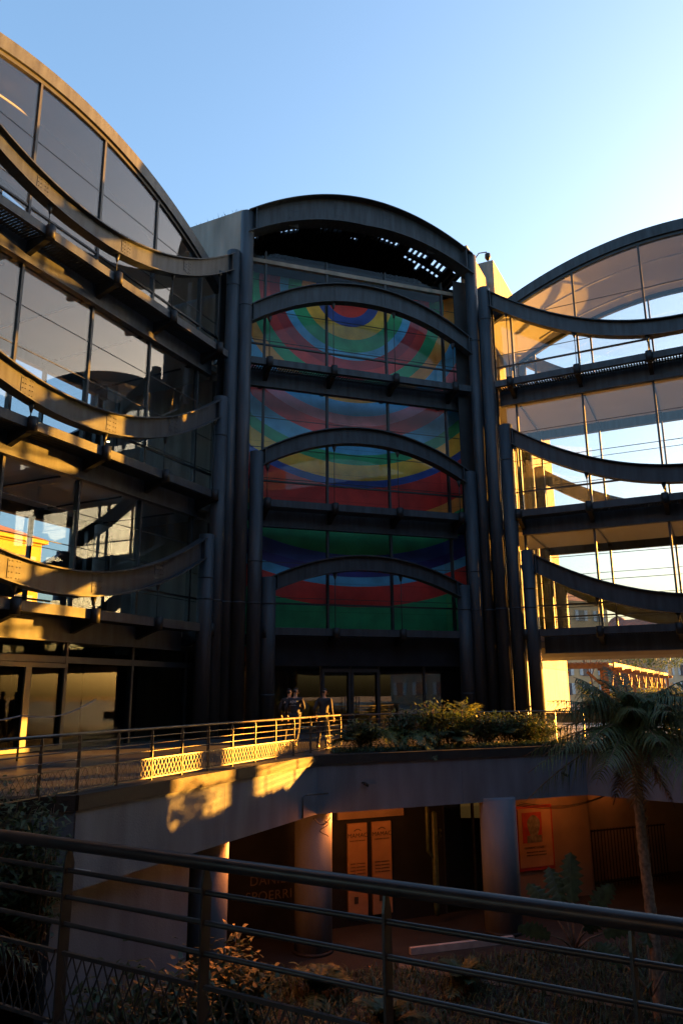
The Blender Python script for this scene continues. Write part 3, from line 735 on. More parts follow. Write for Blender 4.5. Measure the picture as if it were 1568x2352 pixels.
downlight(FU(12.3, 2.9, -1.36), 1.0, 'warm round lamp behind the iron bars')
downlight((-2.35, 17.95, -1.36), 16, 'warm round lamp right of the leftmost pillar')
# little conduits, spot lamps and hoses on the fascia
def spot(F, t, z, label):
    o = thing('wall_spotlight', label, 'lamp', F(t, 0, z), 0, 'small spotlights on the pale wall')
    mb = MB(); mb.tube([F(t, 0, z), F(t, -.12, z+.02)], .02, 8); mb.build('arm', STEELD, o)
    mb = MB(); mb.tube([F(t+.02, -.10, z), F(t+.13, -.18, z-.06)], .045, 10); mb.build('head', STEELD, o)
FK = Fr(V((K1[0], K1[1], 0)), U, -N)
spot(FK, 1.3, -.75, 'small spotlight on the pale wall just right of its left kink')
spot(FK, 7.9, -.8, 'small spotlight on the pale wall just left of its right kink')
ue = (V(K1)-V(E0)).normalized(); UE = V((ue.x, ue.y, 0)); NE = V((ue.y, -ue.x, 0)); FE = Fr(V((E0[0], E0[1], 0)), UE, -NE)
LEn = (V(K1)-V(E0)).length
FR2 = Fr(V((K2[0], K2[1], 0)), (V((13.0, 19.2, 0))-V((K2[0], K2[1], 0))).normalized(), V((1, 1, 0)).normalized())
spot(FR2, 1.0, -.8, 'small spotlight on the pale wall right of the right kink')
pipe = thing('drain_spout', 'thin metal pipe arm bent over the wall joint at the kink', 'pipe', FE(LEn-.8, 0, -1.4))
mb = MB(); mb.tube([FE(LEn-.85, -.04, -1.45), FE(LEn-.85, -.04, -.95), FE(LEn-.8, -.1, -.9), FE(LEn-.05, -.35, -.93)], .022, 8); mb.build('tube', RAIL, pipe)
tl = thing('tube_lamp', 'short white tube lamp fixed low on the pale wall at the far left', 'lamp', FE(.1, -.1, -1.15))
mb = MB(); mb.tube([V((-4.5, 13.12, -1.10)), V((-4.05, 13.0, -1.13))], .028, 10); mb.build('tube', WHITE, tl)
mb = MB(); mb.tube([V((-4.5, 13.12, -1.10)), V((-4.5, 13.25, -1.10))], .02, 8); mb.build('arm', STEELD, tl)
for k in range(3):
    cb = MB(); z0_ = -1.50-.05*k; cb.tube([FU(6.6+3.4*i/14, .3+.1*k, z0_-.22*sin(pi*i/14)-.1*(1-i/14)) for i in range(15)], .010, 5)
    tag(cb.build('hanging_cable', INK), ('topmost', 'middle', 'lowest')[k]+' of three black cables sagging under the deck above the framed poster', 'cable', 'cables under the deck')
cb = MB(); cb.tube([FU(-.1+.5*i/10, -.02, -1.55-.18*sin(pi*i/10)) for i in range(11)], .012, 5)
tag(cb.build('hanging_cable', INK), 'loose black cable loop at the top of the pillar below the kink', 'cable', 'cables under the deck')
cb = MB(); cb.tube([FU(.0+.12*sin(i*.7), -.56, -1.55-.035*i) for i in range(12)], .01, 5)
tag(cb.build('hanging_cable', INK), 'wavy black cable hanging down the front of the pillar below the kink', 'cable', 'cables under the deck')

# ------------------------------------------------------------------ vegetation
def frond(mb, stem, p, d, L, lw=.03, ll=.35, droop=.6, n=16, rachis=.012, leafdroop=.5, v=.35, curl=1.6):
    d = V(d).normalized(); side = d.cross(V((0, 0, 1))); side = side.normalized() if side.length > .05 else V((1, 0, 0))
    pts = [V(p)+d*L*(i/n)+V((0, 0, -droop*L*(i/n)**curl)) for i in range(n+1)]
    stem.tube(pts[::2], [rachis*(1-.8*i/len(pts[::2])) for i in range(len(pts[::2]))], 5)
    for i in range(2, n+1):
        a = i/n; tan = (pts[i]-pts[i-1]).normalized(); l = ll*sin(pi*min(1, .12+.88*a))**.6*random.uniform(.85, 1.1)
        for sg in (-1, 1):
            for s in (0, .5):
                q = pts[i-1].lerp(pts[i], s)
                dd = side*sg*.8+tan*.55+V((0, 0, v*random.uniform(.4, 1.2)))
                blade(mb, q, dd+V([random.uniform(-.12, .12) for _ in range(3)]), l, lw*.5, leafdroop*random.uniform(.7, 1.4), 3, up=tan.cross(side) if abs(tan.cross(side).z) > .1 else V((0, 0, 1)))
def palm(name, label, x, y, z0, z1, L, n, rt, ll=.45, droop=.75, lw=.035, leaf=None, group=None, trunkw=.16, ld=.7, elev=(-.1, 1.0)):
    t = thing(name, label, 'palm', (x, y, z0), 0, group)
    mb = MB(); k = 40
    pts = [V((x+.03*sin(i*.18), y, z0+(z1-z0)*i/k)) for i in range(k+1)]
    mb.tube(pts, [trunkw*(1.15-.35*i/k)+(.014 if i % 2 else 0) for i in range(k+1)], 14)
    for i in range(150):
        a_ = random.uniform(0, 6.28); z_ = z0+(z1-z0)*random.uniform(.35, 1)**.6; blade(mb, (x+trunkw*.85*cos(a_), y+trunkw*.85*sin(a_), z_), (cos(a_)*.5, sin(a_)*.5, 1), .14, .03, .2, 2)
    mb.build('trunk', PALMB, t)
    c = pts[-1]; lf = MB(); st = MB()
    for i in range(n):
        a = i*2.399+random.uniform(-.2, .2); e = elev[0]+(elev[1]-elev[0])*((i+.5)/n)+random.uniform(-.1, .1)
        frond(lf, st, c+V((0, 0, .1*e)), (cos(a), sin(a), e), L*random.uniform(.85, 1.12), lw, ll, droop*random.uniform(.7, 1.2), 18, .022, ld)
    lf.build('crown', leaf or LEAF, t); st.build('leaf_stalks', TWIG, t)
    dl = MB(); ds = MB()
    for i in range(9):
        a = i*2.1; frond(dl, ds, c+V((0, 0, -.15)), (cos(a), sin(a), -1.4), L*.5, lw, ll*.6, .3, 10, .014, .5)
    o = dl.build('dry_fronds', DRY, t); ds.build('dry_stalks', TWIG, o); return t
palm('palm_tree', 'tall palm with a drooping feathery crown standing in the patio on the right', 6.35, 17.2, -4.9, .72, 2.55, 64, 0, .66, .6, .032, LEAF, trunkw=.105, ld=.95, elev=(-.05, 2.2))

def bush(name, label, x, y, z, w, h, n, leaf, ls=.09, cat='shrub', group=None, dd=None):
    t = thing(name, label, cat, (x, y, z), 0, group); st = MB(); lf = MB(); dd = dd or w
    for i in range(max(6, n//60)):
        a = random.uniform(0, 2*pi); rr = random.uniform(.3, 1)*.5; e = V((x+w*rr*cos(a), y+dd*rr*sin(a), z+h*random.uniform(.55, 1.0)))
        b0 = V((x+w*.15*cos(a), y+dd*.15*sin(a), z)); mid = b0.lerp(e, .5)+V((random.uniform(-.1, .1), random.uniform(-.1, .1), .1))
        st.tube([b0, mid, e], [.016, .011, .004], 5)
        for k in range(60):
            s = random.uniform(.15, 1); q = (b0.lerp(mid, s*2) if s < .5 else mid.lerp(e, s*2-1))+V([random.gauss(0, .11*w), random.gauss(0, .11*w), random.gauss(0, .09*h)])
            q.z = max(q.z, z+.02)
            blade(lf, q, (random.uniform(-1, 1), random.uniform(-1, 1), random.uniform(-.3, .9)), ls*random.uniform(.6, 1.6), ls*.22, .3, 2)
    st.build('stems', TWIG, t); lf.build('foliage', leaf, t); return t
def fern(name, label, x, y, z, L, n, leaf, droop=.7, ll=.18, lw=.025, cat='palm', group=None, e0=.5, e1=2.2, seg=16):
    t = thing(name, label, cat, (x, y, z), 0, group); lf = MB(); st = MB()
    for i in range(n):
        a = i*2.399+random.uniform(-.3, .3); e = random.uniform(e0, e1)
        frond(lf, st, (x, y, z), (cos(a), sin(a), e), L*random.uniform(.8, 1.15), lw, ll, droop, seg, .01, .3)
    st.build('stems', TWIG, t); lf.build('fronds', leaf, t); return t
g = 'plants in the middle planter'
def pp(s, q): a = V(plnt[0]).lerp(V(plnt[1]), s); b = V(plnt[3]).lerp(V(plnt[2]), s); return a.lerp(b, q)
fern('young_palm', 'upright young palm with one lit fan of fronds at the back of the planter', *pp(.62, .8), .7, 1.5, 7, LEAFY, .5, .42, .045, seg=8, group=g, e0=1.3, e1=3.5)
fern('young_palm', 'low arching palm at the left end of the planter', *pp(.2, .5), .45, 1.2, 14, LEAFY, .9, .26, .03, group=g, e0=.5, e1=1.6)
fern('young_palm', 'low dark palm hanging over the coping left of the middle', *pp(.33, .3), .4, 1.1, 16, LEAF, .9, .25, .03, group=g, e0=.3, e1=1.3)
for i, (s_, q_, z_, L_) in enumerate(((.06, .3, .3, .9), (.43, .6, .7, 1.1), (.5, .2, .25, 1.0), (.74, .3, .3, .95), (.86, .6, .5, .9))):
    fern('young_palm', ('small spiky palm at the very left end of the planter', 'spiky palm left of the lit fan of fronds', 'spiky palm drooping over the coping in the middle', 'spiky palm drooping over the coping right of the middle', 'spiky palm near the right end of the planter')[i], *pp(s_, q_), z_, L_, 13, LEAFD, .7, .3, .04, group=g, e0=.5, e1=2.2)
bl = ['dense green shrub in the planter, leftmost of the leafy shrubs', 'broad leafy shrub in the planter behind the hanging palm', 'tall leafy shrub in the middle of the planter', 'yellow-green leafy shrub beside the lit young palm',
      'round leafy shrub right of the lit young palm', 'dark shrub in the planter before the steel columns', 'low dark shrub near the right end of the planter', 'small dark shrub at the far right end of the planter']
for i, s in enumerate((.12, .28, .42, .53, .66, .78, .88, .97)):
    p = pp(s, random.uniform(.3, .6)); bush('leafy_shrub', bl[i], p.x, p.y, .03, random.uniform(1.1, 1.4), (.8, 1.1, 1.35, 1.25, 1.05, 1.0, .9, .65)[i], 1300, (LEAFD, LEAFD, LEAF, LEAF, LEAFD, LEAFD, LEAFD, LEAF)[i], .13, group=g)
# planting strip spilling over the coping
mb = MB()
for i in range(2600):
    p = pp(random.random(), random.random()*.35-.02)
    blade(mb, (p.x, p.y, .03), (random.uniform(-1, 1), random.uniform(-1, .6), random.uniform(.6, 2)), random.uniform(.15, .5), .012, .7, 3)
tag(mb.build('planter_ground_cover', LEAFD), 'dark grassy ground cover spilling over the coping of the planter', 'ground cover', kind='stuff')
mb = MB()
for i in range(7000):
    a_ = V((8.0, 24.3, 0)).lerp(V((13.4, 19.3, 0)), random.random())+V((random.random()*.9, random.random()*.9, 0))
    blade(mb, (a_.x, a_.y, random.uniform(.0, .2)), (random.uniform(-1, 1), random.uniform(-1, 1), random.uniform(.2, 1.6)), random.uniform(.15, .42), .035, .5, 2)
tag(mb.build('edge_ground_cover', LEAFD), 'low dark ground cover along the right edge of the patio', 'ground cover', kind='stuff')
for i, (x_, y_, w_) in enumerate(((9.9, 23.2, 1.2), (11.0, 22.2, 1.3), (12.2, 21.1, 1.4))):
    bush('edge_shrub', ('leafy shrub at the right edge of the patio nearest the kink', 'leafy shrub in the middle of the right patio edge behind the palm', 'leafy shrub farthest right along the patio edge')[i], x_, y_, .03, w_, 1.1, 900, LEAF, .14, group='shrubs along the right patio edge')
# left mass of plants in the patio corner
g = 'plants in the left corner of the patio'
for (x, y, z, L, n, lb) in ((-6.0, 11.4, -1.3, 2.0, 26, 'big dark palm filling the left corner of the patio'), (-5.3, 9.6, -2.6, 1.8, 22, 'dark palm low in the left corner below the big one'), (-4.6, 8.4, -3.6, 1.5, 18, 'small dark palm on the patio floor at the left')):
    palm('corner_palm', lb, x, y, -4.9, z, L, n, 0, .42, .55, .035, LEAFD, g, .11, .5, (-.1, 1.8))
bush('corner_shrub', 'dark bushy shrub crowning the left corner under the railing', -5.5, 12.0, -1.7, 2.0, 2.0, 2200, LEAFD, .15, group=g)
bush('corner_shrub', 'dark leafy shrub hanging by the end of the pale wall', -4.55, 12.2, -1.9, .9, 1.9, 1200, LEAFD, .13, group=g)
bush('corner_shrub', 'dark shrub mass on the patio floor at the far left', -6.0, 9.4, -4.9, 2.2, 2.6, 1800, LEAFD, .15, group=g)
for i, (x_, y_, h_) in enumerate(((-3.7, 13.3, 2.1), (-3.0, 14.7, 2.0), (-2.2, 16.4, 1.8))):
    bush('patio_shrub', ('dark shrub at the foot of the inner wall, nearest the left corner', 'dark shrub at the foot of the inner wall, in the middle', 'dark shrub in front of the leftmost round pillar')[i], x_, y_, -4.9, 1.5, h_, 1500, LEAFD, .2, group='shrubs at the foot of the inner wall')
for i, (x_, y_) in enumerate(((-.6, 18.6), (.8, 16.8), (2.6, 18.9), (4.0, 14.6), (1.4, 13.2))):
    fern('patio_fern', ('spiky plant in front of the pillar below the kink', 'spiky plant in the grass left of the patio middle', 'spiky plant before the paper door banners', 'spiky plant in the grass left of the palm trunk', 'spiky plant nearest the foreground railing')[i], x_, y_, -4.8, 1.3, 16, LEAFD, .6, .3, .045, group='spiky plants on the patio floor', e0=.6, e1=3.0)
# paddle-leaf plant
def paddle(label, x, y, z, spec, m):
    t = thing('paddle_leaf_plant', label, 'plant', (x, y, z), 0, 'big leaved plants on the patio floor'); st = MB(); lf = MB()
    for (a, e, ls, L, w) in spec:
        d = V((cos(a), sin(a), e)).normalized(); b = V((x, y, z)); q = b+d*ls; st.tube([b, b.lerp(q, .5)+V((0, 0, .06)), q], [.03, .022, .014], 6)
        side = d.cross(V((0, -1, .2))).normalized(); n = 14; vs = []
        for i in range(n+1):
            s = i/n; c = q+d*L*s+V((0, 0, -.25*L*s*s)); ww = w*sin(pi*min(.97, s*.9+.06))**.6*(.55+.45*(i % 2))
            vs += [c-side*ww+V((0, 0, -.05)), c, c+side*ww+V((0, 0, -.05))]
        fs = []
        for i in range(n): fs += [(3*i, 3*i+1, 3*i+4, 3*i+3), (3*i+1, 3*i+2, 3*i+5, 3*i+4)]
        lf.add(vs, fs)
    st.build('stalks', TWIG, t); lf.build('leaves', m, t)
paddle('tall plant with big split paddle leaves in front of the portrait poster', 4.75, 17.3, -3.6, [(1.2, 3.5, .9, 1.3, .28), (2.6, 1.6, .7, 1.0, .25), (.3, 1.4, .8, 1.0, .25), (3.3, .6, .6, .8, .2), (5.2, 1.2, .6, .8, .22), (1.9, 2.3, .8, 1.1, .26), (0, .5, .7, .8, .2)], LEAFD)
paddle('low plant with round paddle leaves right of the tall one', 6.0, 16.6, -4.2, [(1.2, 1.5, .9, .7, .22), (2.6, 1.0, .7, .7, .22), (.3, .9, .8, .7, .2), (4.3, .6, .6, .6, .2)], LEAFD)
# cactus
ct = thing('tall_cactus', 'branched cactus standing in front of the dark shop window', 'cactus', FU(4.3, 1.5, -4.9)); mb = MB()
for (dx, z0_, z1_, rr) in ((0, -4.9, -1.9, .09), (-.22, -3.4, -1.75, .06), (.2, -3.0, -2.4, .05)):
    mb.tube([FU(4.3, 1.5, z0_+.2), FU(4.3+dx, 1.5, z0_+.45), FU(4.3+dx, 1.5, z1_), FU(4.3+dx, 1.5, z1_+.06)], [rr*.8, rr, rr, rr*.4], 10)
mb.build('stem', LEAFD, ct)
# patio ground: grass, kerbs, bollards
mb = MB()
for i in range(36000):
    x = random.uniform(-8, 11); y = random.uniform(5, 22)
    if y > 20.2+.25*max(0, x): continue
    blade(mb, (x, y, -4.9), (random.uniform(-1, 1), random.uniform(-1, 1), random.uniform(.8, 2.5)), random.uniform(.25, .8), .014, .7, 3)
tag(mb.build('patio_grass', LEAFD), 'dark tufts of long grass covering the patio beds', 'grass', kind='stuff')
KERB = mat('pale_kerb', (.35, .32, .3), .8, 0, .2, 4)
def kerb(label, pts):
    mb = MB()
    for a, b in zip(pts[:-1], pts[1:]): mb.bar((a[0], a[1], -4.82), (b[0], b[1], -4.82), .12, .16)
    tag(mb.build('stone_kerb', KERB), label, 'kerb', 'kerbs of the patio beds')
kerb('short pale kerb along the far bed below the glass doorway', [(1.66, 21.4), (4.5, 22.3)])
kerb('long pale kerb crossing the patio floor toward the lower right', [(1.34, 20.5), (6.9, 17.4), (8.6, 15.8)])
for (px, py, lb) in ((-2.6, 11.0, 'nearest left little bollard lamp on the patio floor'), (-1.6, 11.6, 'little bollard lamp right of the first one in the grass'), (-3.3, 15.0, 'little bollard lamp below the pale wall'), (-2.0, 16.2, 'farthest little bollard lamp in the patio grass'), (-.9, 9.6, 'white topped bollard lamp nearest the bottom middle')):
    t = thing('bollard_lamp', lb, 'bollard', (px, py, -4.9), 0, 'low bollards in the patio grass')
    mb = MB(); mb.tube([(px, py, -4.9), (px, py, -4.25)], .05, 12); mb.build('post', KERB, t)
    mb = MB(); mb.tube([(px, py, -4.249), (px, py, -4.2), (px, py, -4.14)], [.09, .09, .03], 12); mb.build('cap', WHITE, t)

# ------------------------------------------------------------------ people
def skin_mesh(name, chains, m, par, sub=2):
    """chains: list of lists of (point, radius); each next chain starts at index of an existing vertex or None"""
    vs = []; es = []; rs = []
    for start, pts in chains:
        prev = start
        for p, rr in pts:
            vs.append(p); rs.append(rr)
            if prev is not None: es.append((prev, len(vs)-1))
            prev = len(vs)-1
    me = bpy.data.meshes.new(name); me.from_pydata([tuple(v) for v in vs], es, []); o = bpy.data.objects.new(name, me); COL.objects.link(o)
    sk = o.modifiers.new('skin', 'SKIN'); sk.use_smooth_shade = True
    for i, d in enumerate(me.skin_vertices[0].data): d.radius = (rs[i] if not isinstance(rs[i], tuple) else rs[i][0],)*2 if not isinstance(rs[i], tuple) else rs[i]
    me.skin_vertices[0].data[0].use_root = True
    ss = o.modifiers.new('sub', 'SUBSURF'); ss.levels = sub; ss.render_levels = sub
    dg = bpy.context.evaluated_depsgraph_get(); dg.update()
    me2 = bpy.data.meshes.new_from_object(o.evaluated_get(dg)); bpy.data.objects.remove(o)
    me2.materials.clear(); me2.materials.append(m); 
    q = bpy.data.objects.new(name, me2); COL.objects.link(q); q.parent = par
    return q
SKIN = mat('skin', (.42, .24, .16), .55, 0, .06, 10); CLOTH = mat('navy_uniform', (.022, .024, .034), .85, 0, .2, 20); CLOTH2 = mat('black_uniform', (.018, .018, .022), .85, 0, .2, 20)
HAIR = mat('dark_hair', (.02, .015, .01), .6); BOOT = mat('black_boot', (.012, .012, .012), .4); WTX = mat('white_print', (.6, .6, .6), .6)
def person(label, x, y, rz, h=1.76, stride=1, phone=True, lean=.03, cl=CLOTH, back=None, headturn=-.6, lookdown=.25):
    t = thing('person', label, 'person', (x, y, 0), rz)
    k = h/1.76; P = lambda a, b, c: V((a*k, b*k, c*k))      # local: facing +y, right = +x
    s = stride*.22
    hipL, hipR = P(-.09, 0, .93), P(.09, 0, .93)
    kneeL, kneeR = P(-.10, s*.55+.05, .50), P(.10, -s*.35+.04, .49)
    ankL, ankR = P(-.10, s*1.0, .09), P(.10, -s*1.15, .13)
    pel = P(0, 0, .96); wst = P(0, .0+lean, 1.10); chest = P(0, lean*1.5, 1.30); nk = P(0, lean*2+.01, 1.49)
    shL, shR = P(-.19, lean*2, 1.43), P(.19, lean*2, 1.43)
    if phone: elR, wrR = P(.27, .06, 1.17), P(.15, .32, 1.20)
    else: elR, wrR = P(.27, -.02, 1.15), P(.28, .12, .92)
    elL, wrL = P(-.28, -.06, 1.16), P(-.27, .10, .92)
    ht = Matrix.Rotation(headturn, 3, 'Z') @ Matrix.Rotation(-lookdown, 3, 'X'); hc = nk+P(0, .02, .17)
    H = lambda a, b, c: hc+ht@P(a, b, c)
    # body, one continuous surface with head, limbs, hands and five fingers each
    ch = [(None, [(pel, .13*k), (wst, .12*k), (chest, .145*k), (P(0, lean*2, 1.42), .10*k), (nk, .052*k), (H(0, 0, -.07), .058*k), (H(0, .0, .0), (.078*k, .092*k)), (H(0, -.005, .075), (.066*k, .078*k)), (H(0, -.005, .105), .03*k)])]
    base = 9
    def add(start, pts):
        nonlocal base
        ch.append((start, pts)); b = base; base += len(pts); return b
    add(0, [(hipL, .10*k), (kneeL, .062*k), (ankL, .042*k), (ankL+P(0, .14, -.05), .035*k)])
    add(0, [(hipR, .10*k), (kneeR, .062*k), (ankR, .042*k), (ankR+P(0, .13, -.06), .035*k)])
    for sh, el, wr in ((shL, elL, wrL), (shR, elR, wrR)):
        b = add(3, [(sh, .062*k), (el, .045*k), (wr, .027*k), (wr+(wr-el).normalized()*.07*k, .034*k)])
        pd = (wr-el).normalized(); pal = wr+pd*.07*k; sd = pd.cross(V((0, 1, 0)) if abs(pd.y) < .7 else V((0, 0, 1))).normalized(); cu = pd.cross(sd)
        for i, L in enumerate((.070, .080, .075, .060)):
            o = sd*(.028-.019*i)*k; add(b+3, [(pal+o+pd*.03*k, .0085*k), (pal+o+pd*(.03+L*.5)*k+cu*.008*k, .008*k), (pal+o+pd*(.03+L*.85)*k+cu*.03*k, .007*k)])
        add(b+2, [(wr+sd*.035*k+pd*.03*k, .011*k), (wr+sd*.055*k+pd*.06*k+cu*.01*k, .009*k), (wr+sd*.055*k+pd*.085*k+cu*.02*k, .008*k)])
    body = skin_mesh('body', ch, SKIN, t, 1)
    # face: nose, ears
    for nm, pts, m in (('nose', [(H(0, .085, .02), .010*k), (H(0, .112, -.012), .014*k), (H(0, .092, -.022), .010*k)], SKIN),):
        skin_mesh(nm, [(None, pts)], m, t, 1)
    for sg in (-1, 1): skin_mesh('ear', [(None, [(H(sg*.082, -.005, -.02), .014*k), (H(sg*.086, -.012, .02), .018*k)])], SKIN, t, 1)
    skin_mesh('mouth', [(None, [(H(-.022, .088, -.055), .006*k), (H(.022, .088, -.055), .006*k)])], REDP, t, 1)
    for sg in (-1, 1): skin_mesh('eye', [(None, [(H(sg*.030, .082, .02), .008*k), (H(sg*.034, .082, .02), .008*k)])], INK, t, 1)
    skin_mesh('hair', [(None, [(H(0, -.03, -.05), .070*k), (H(0, -.035, .0), (.082*k, .080*k)), (H(0, -.02, .06), (.080*k, .085*k))])], HAIR, t, 1)
    cap = skin_mesh('cap', [(None, [(H(0, -.015, .050), (.090*k, .098*k)), (H(0, -.012, .095), (.084*k, .090*k)), (H(0, -.012, .125), .04*k)])], cl, t, 1)
    pk = MB(); c0 = H(0, .07, .05); 
    ring0 = [H(.075*cos(a), .075+.085*max(0, sin(a)), .050-.02*sin(a)) for a in [pi*i/8 for i in range(9)]]
    ring1 = [p+V((0, 0, .008)) for p in ring0]; pk.strip([ring0, ring1]); o = pk.build('cap_peak', cl); o.parent = t
    skin_mesh('jacket', [(None, [(P(0, 0, .93), .155*k), (wst, .145*k), (chest, .17*k), (P(0, lean*2, 1.42), .115*k), (nk+P(0, 0, -.01), .062*k)]),
                         (3, [(shL, .078*k), (elL, .060*k), (wrL.lerp(elL, .12), .042*k)]), (3, [(shR, .078*k), (elR, .060*k), (wrR.lerp(elR, .12), .042*k)])], cl, t, 2)
    skin_mesh('trousers', [(None, [(pel, .14*k), (hipL, .112*k), (kneeL, .078*k), (ankL+P(0, 0, .03), .062*k)]), (0, [(hipR, .112*k), (kneeR, .078*k), (ankR+P(0, 0, .03), .062*k)])], cl, t, 2)
    for an, up in ((ankL, 0), (ankR, .04)):
        skin_mesh('boot', [(None, [(an+P(0, -.03, .03), .055*k), (an+P(0, -.02, -.045), .045*k), (an+P(0, .10, -.055), .042*k), (an+P(0, .17, -.062), .034*k)])], BOOT, t, 1)
    if phone:
        pm = MB(); c = wrR+P(-.01, .09, .05); pm.bar(c-P(0, .02, .06), c+P(0, .03, .06), .07, .01); o = pm.build('phone', INK); o.parent = t
    if back:
        Fb = Fr(P(0, 0, 0), V((1, 0, 0)), V((0, 1, 0)))
        for s_, sz, z in ((back, .11, 1.32), ('SURVEILLANCE', .026, 1.25)):
            cu = bpy.data.curves.new('tx', 'FONT'); cu.body = s_; cu.size = sz*k; cu.extrude = .003; cu.align_x = 'CENTER'
            o = bpy.data.objects.new('tx', cu); COL.objects.link(o); dg = bpy.context.evaluated_depsgraph_get(); dg.update()
            me = bpy.data.meshes.new_from_object(o.evaluated_get(dg)); bpy.data.objects.remove(o)
            me.transform(Matrix.Translation(P(0, lean*1.5-.178, z)) @ Matrix.Rotation(pi/2, 4, 'X')); me.materials.clear(); me.materials.append(WTX)
            q = bpy.data.objects.new('back_lettering', me); COL.objects.link(q); q.parent = t
    return t
person('person in dark uniform and cap with white lettering on the back, looking at a phone', -1.50, 24.18, radians(-14), 1.78, 1, True, .03, CLOTH, 'ASVP', -.9, .3)
person('person in dark uniform and cap half hidden behind the one with the lettering', -1.72, 24.62, radians(-10), 1.76, -1, False, .02, CLOTH2, 'ASVP', -.5, .1)
person('person in a plain black jacket and cap walking on the right, head bent', -.62, 24.1, radians(-18), 1.75, -1, False, .06, CLOTH2, None, -.95, .45)

# ------------------------------------------------------------------ rope post and box by the left doors
bx = thing('wooden_box', 'sunlit pale box standing by the left wing doors', 'box', (-9.0, 19.4, 0))
mb = MB(); mb.box8([V(p) for p in ((-9.9, 18.6, .03), (-9.0, 18.45, .03), (-8.75, 19.3, .03), (-9.6, 19.5, .03), (-9.9, 18.6, 1.0), (-9.0, 18.45, 1.0), (-8.75, 19.3, 1.0), (-9.6, 19.5, 1.0))]); mb.build('body', PLAST, bx, .02)
mb = MB(); mb.box8([V(p) for p in ((-9.95, 18.55, 1.0), (-8.95, 18.38, 1.0), (-8.68, 19.35, 1.0), (-9.62, 19.56, 1.0), (-9.95, 18.55, 1.05), (-8.95, 18.38, 1.05), (-8.68, 19.35, 1.05), (-9.62, 19.56, 1.05))]); mb.build('lid', CONC, bx)
rp = thing('rope_barrier', 'post with a sagging rope across the left entrance', 'barrier', (-8.0, 20.2, 0))
mb = MB(); mb.tube([(-8.35, 20.2, 0), (-8.35, 20.2, 1.15)], .03, 8); mb.build('post', STEELD, rp)
mb = MB(); mb.tube([V((-8.35, 20.2, 1.12)).lerp(V((-7.2, 22.6, 1.5)), i/12)+V((0, 0, -.22*sin(pi*i/12))) for i in range(13)], .02, 6)
mb.tube([V((-8.35, 20.2, 1.12)).lerp(V((-9.3, 18.0, 1.3)), i/12)+V((0, 0, -.18*sin(pi*i/12))) for i in range(13)], .02, 6); mb.build('rope', PLAST, rp)

# ------------------------------------------------------------------ beyond the passage
pg = thing('timber_pergola', 'long orange timber pergola with diagonal braces beyond the passage', 'pergola', (20.5, 59, 0))
pa, pb2 = V((20.5, 59, 0)), V((40, 96, 0))
def prow(a, b, n, skip0=False):
    d = (b-a)/n; e = d.normalized()
    for i in range(1 if skip0 else 0, n+1):
        p = a+d*i
        m = MB()
        sd = V((e.y, -e.x, 0))
        for s in (-.32, .32): m.bar(p+sd*s, p+sd*s+V((0, 0, 3.2)), .2, .2)
        m.bar(p+sd*.9+V((0, 0, 3.32)), p-sd*.9+V((0, 0, 3.32)), .16, .24)
        m.build('post', WOOD, pg)
        for s in (-1, 1):
            if (i == 0 and s < 0) or (i == n and s > 0): continue
            m = MB(); m.bar(p+V((0, 0, 2.0)), p+e*s*1.2+V((0, 0, 3.1)), .14, .18); m.build('brace', WOOD, pg)
    for s in (-.32, .32):
        m = MB(); sd = V((e.y, -e.x, 0)); m.bar(a-e*.4+sd*s+V((0, 0, 3.55)), b+e*.4+sd*s+V((0, 0, 3.55)), .12, .42); m.build('beam', WOOD, pg)
prow(pa, pb2, 8); prow(V((8.5, 59, 0)), pa-V((.6, 0, 0)), 3)
m = MB()
for i in range(30):
    p = V((8.5, 59, 3.72)).lerp(V((20, 59, 3.72)), i/29); 
    m.bar(p+V((0, -1, 0)), p+V((0, 4.0, 0)), .08, .14)
m.build('rafters', WOOD, pg)

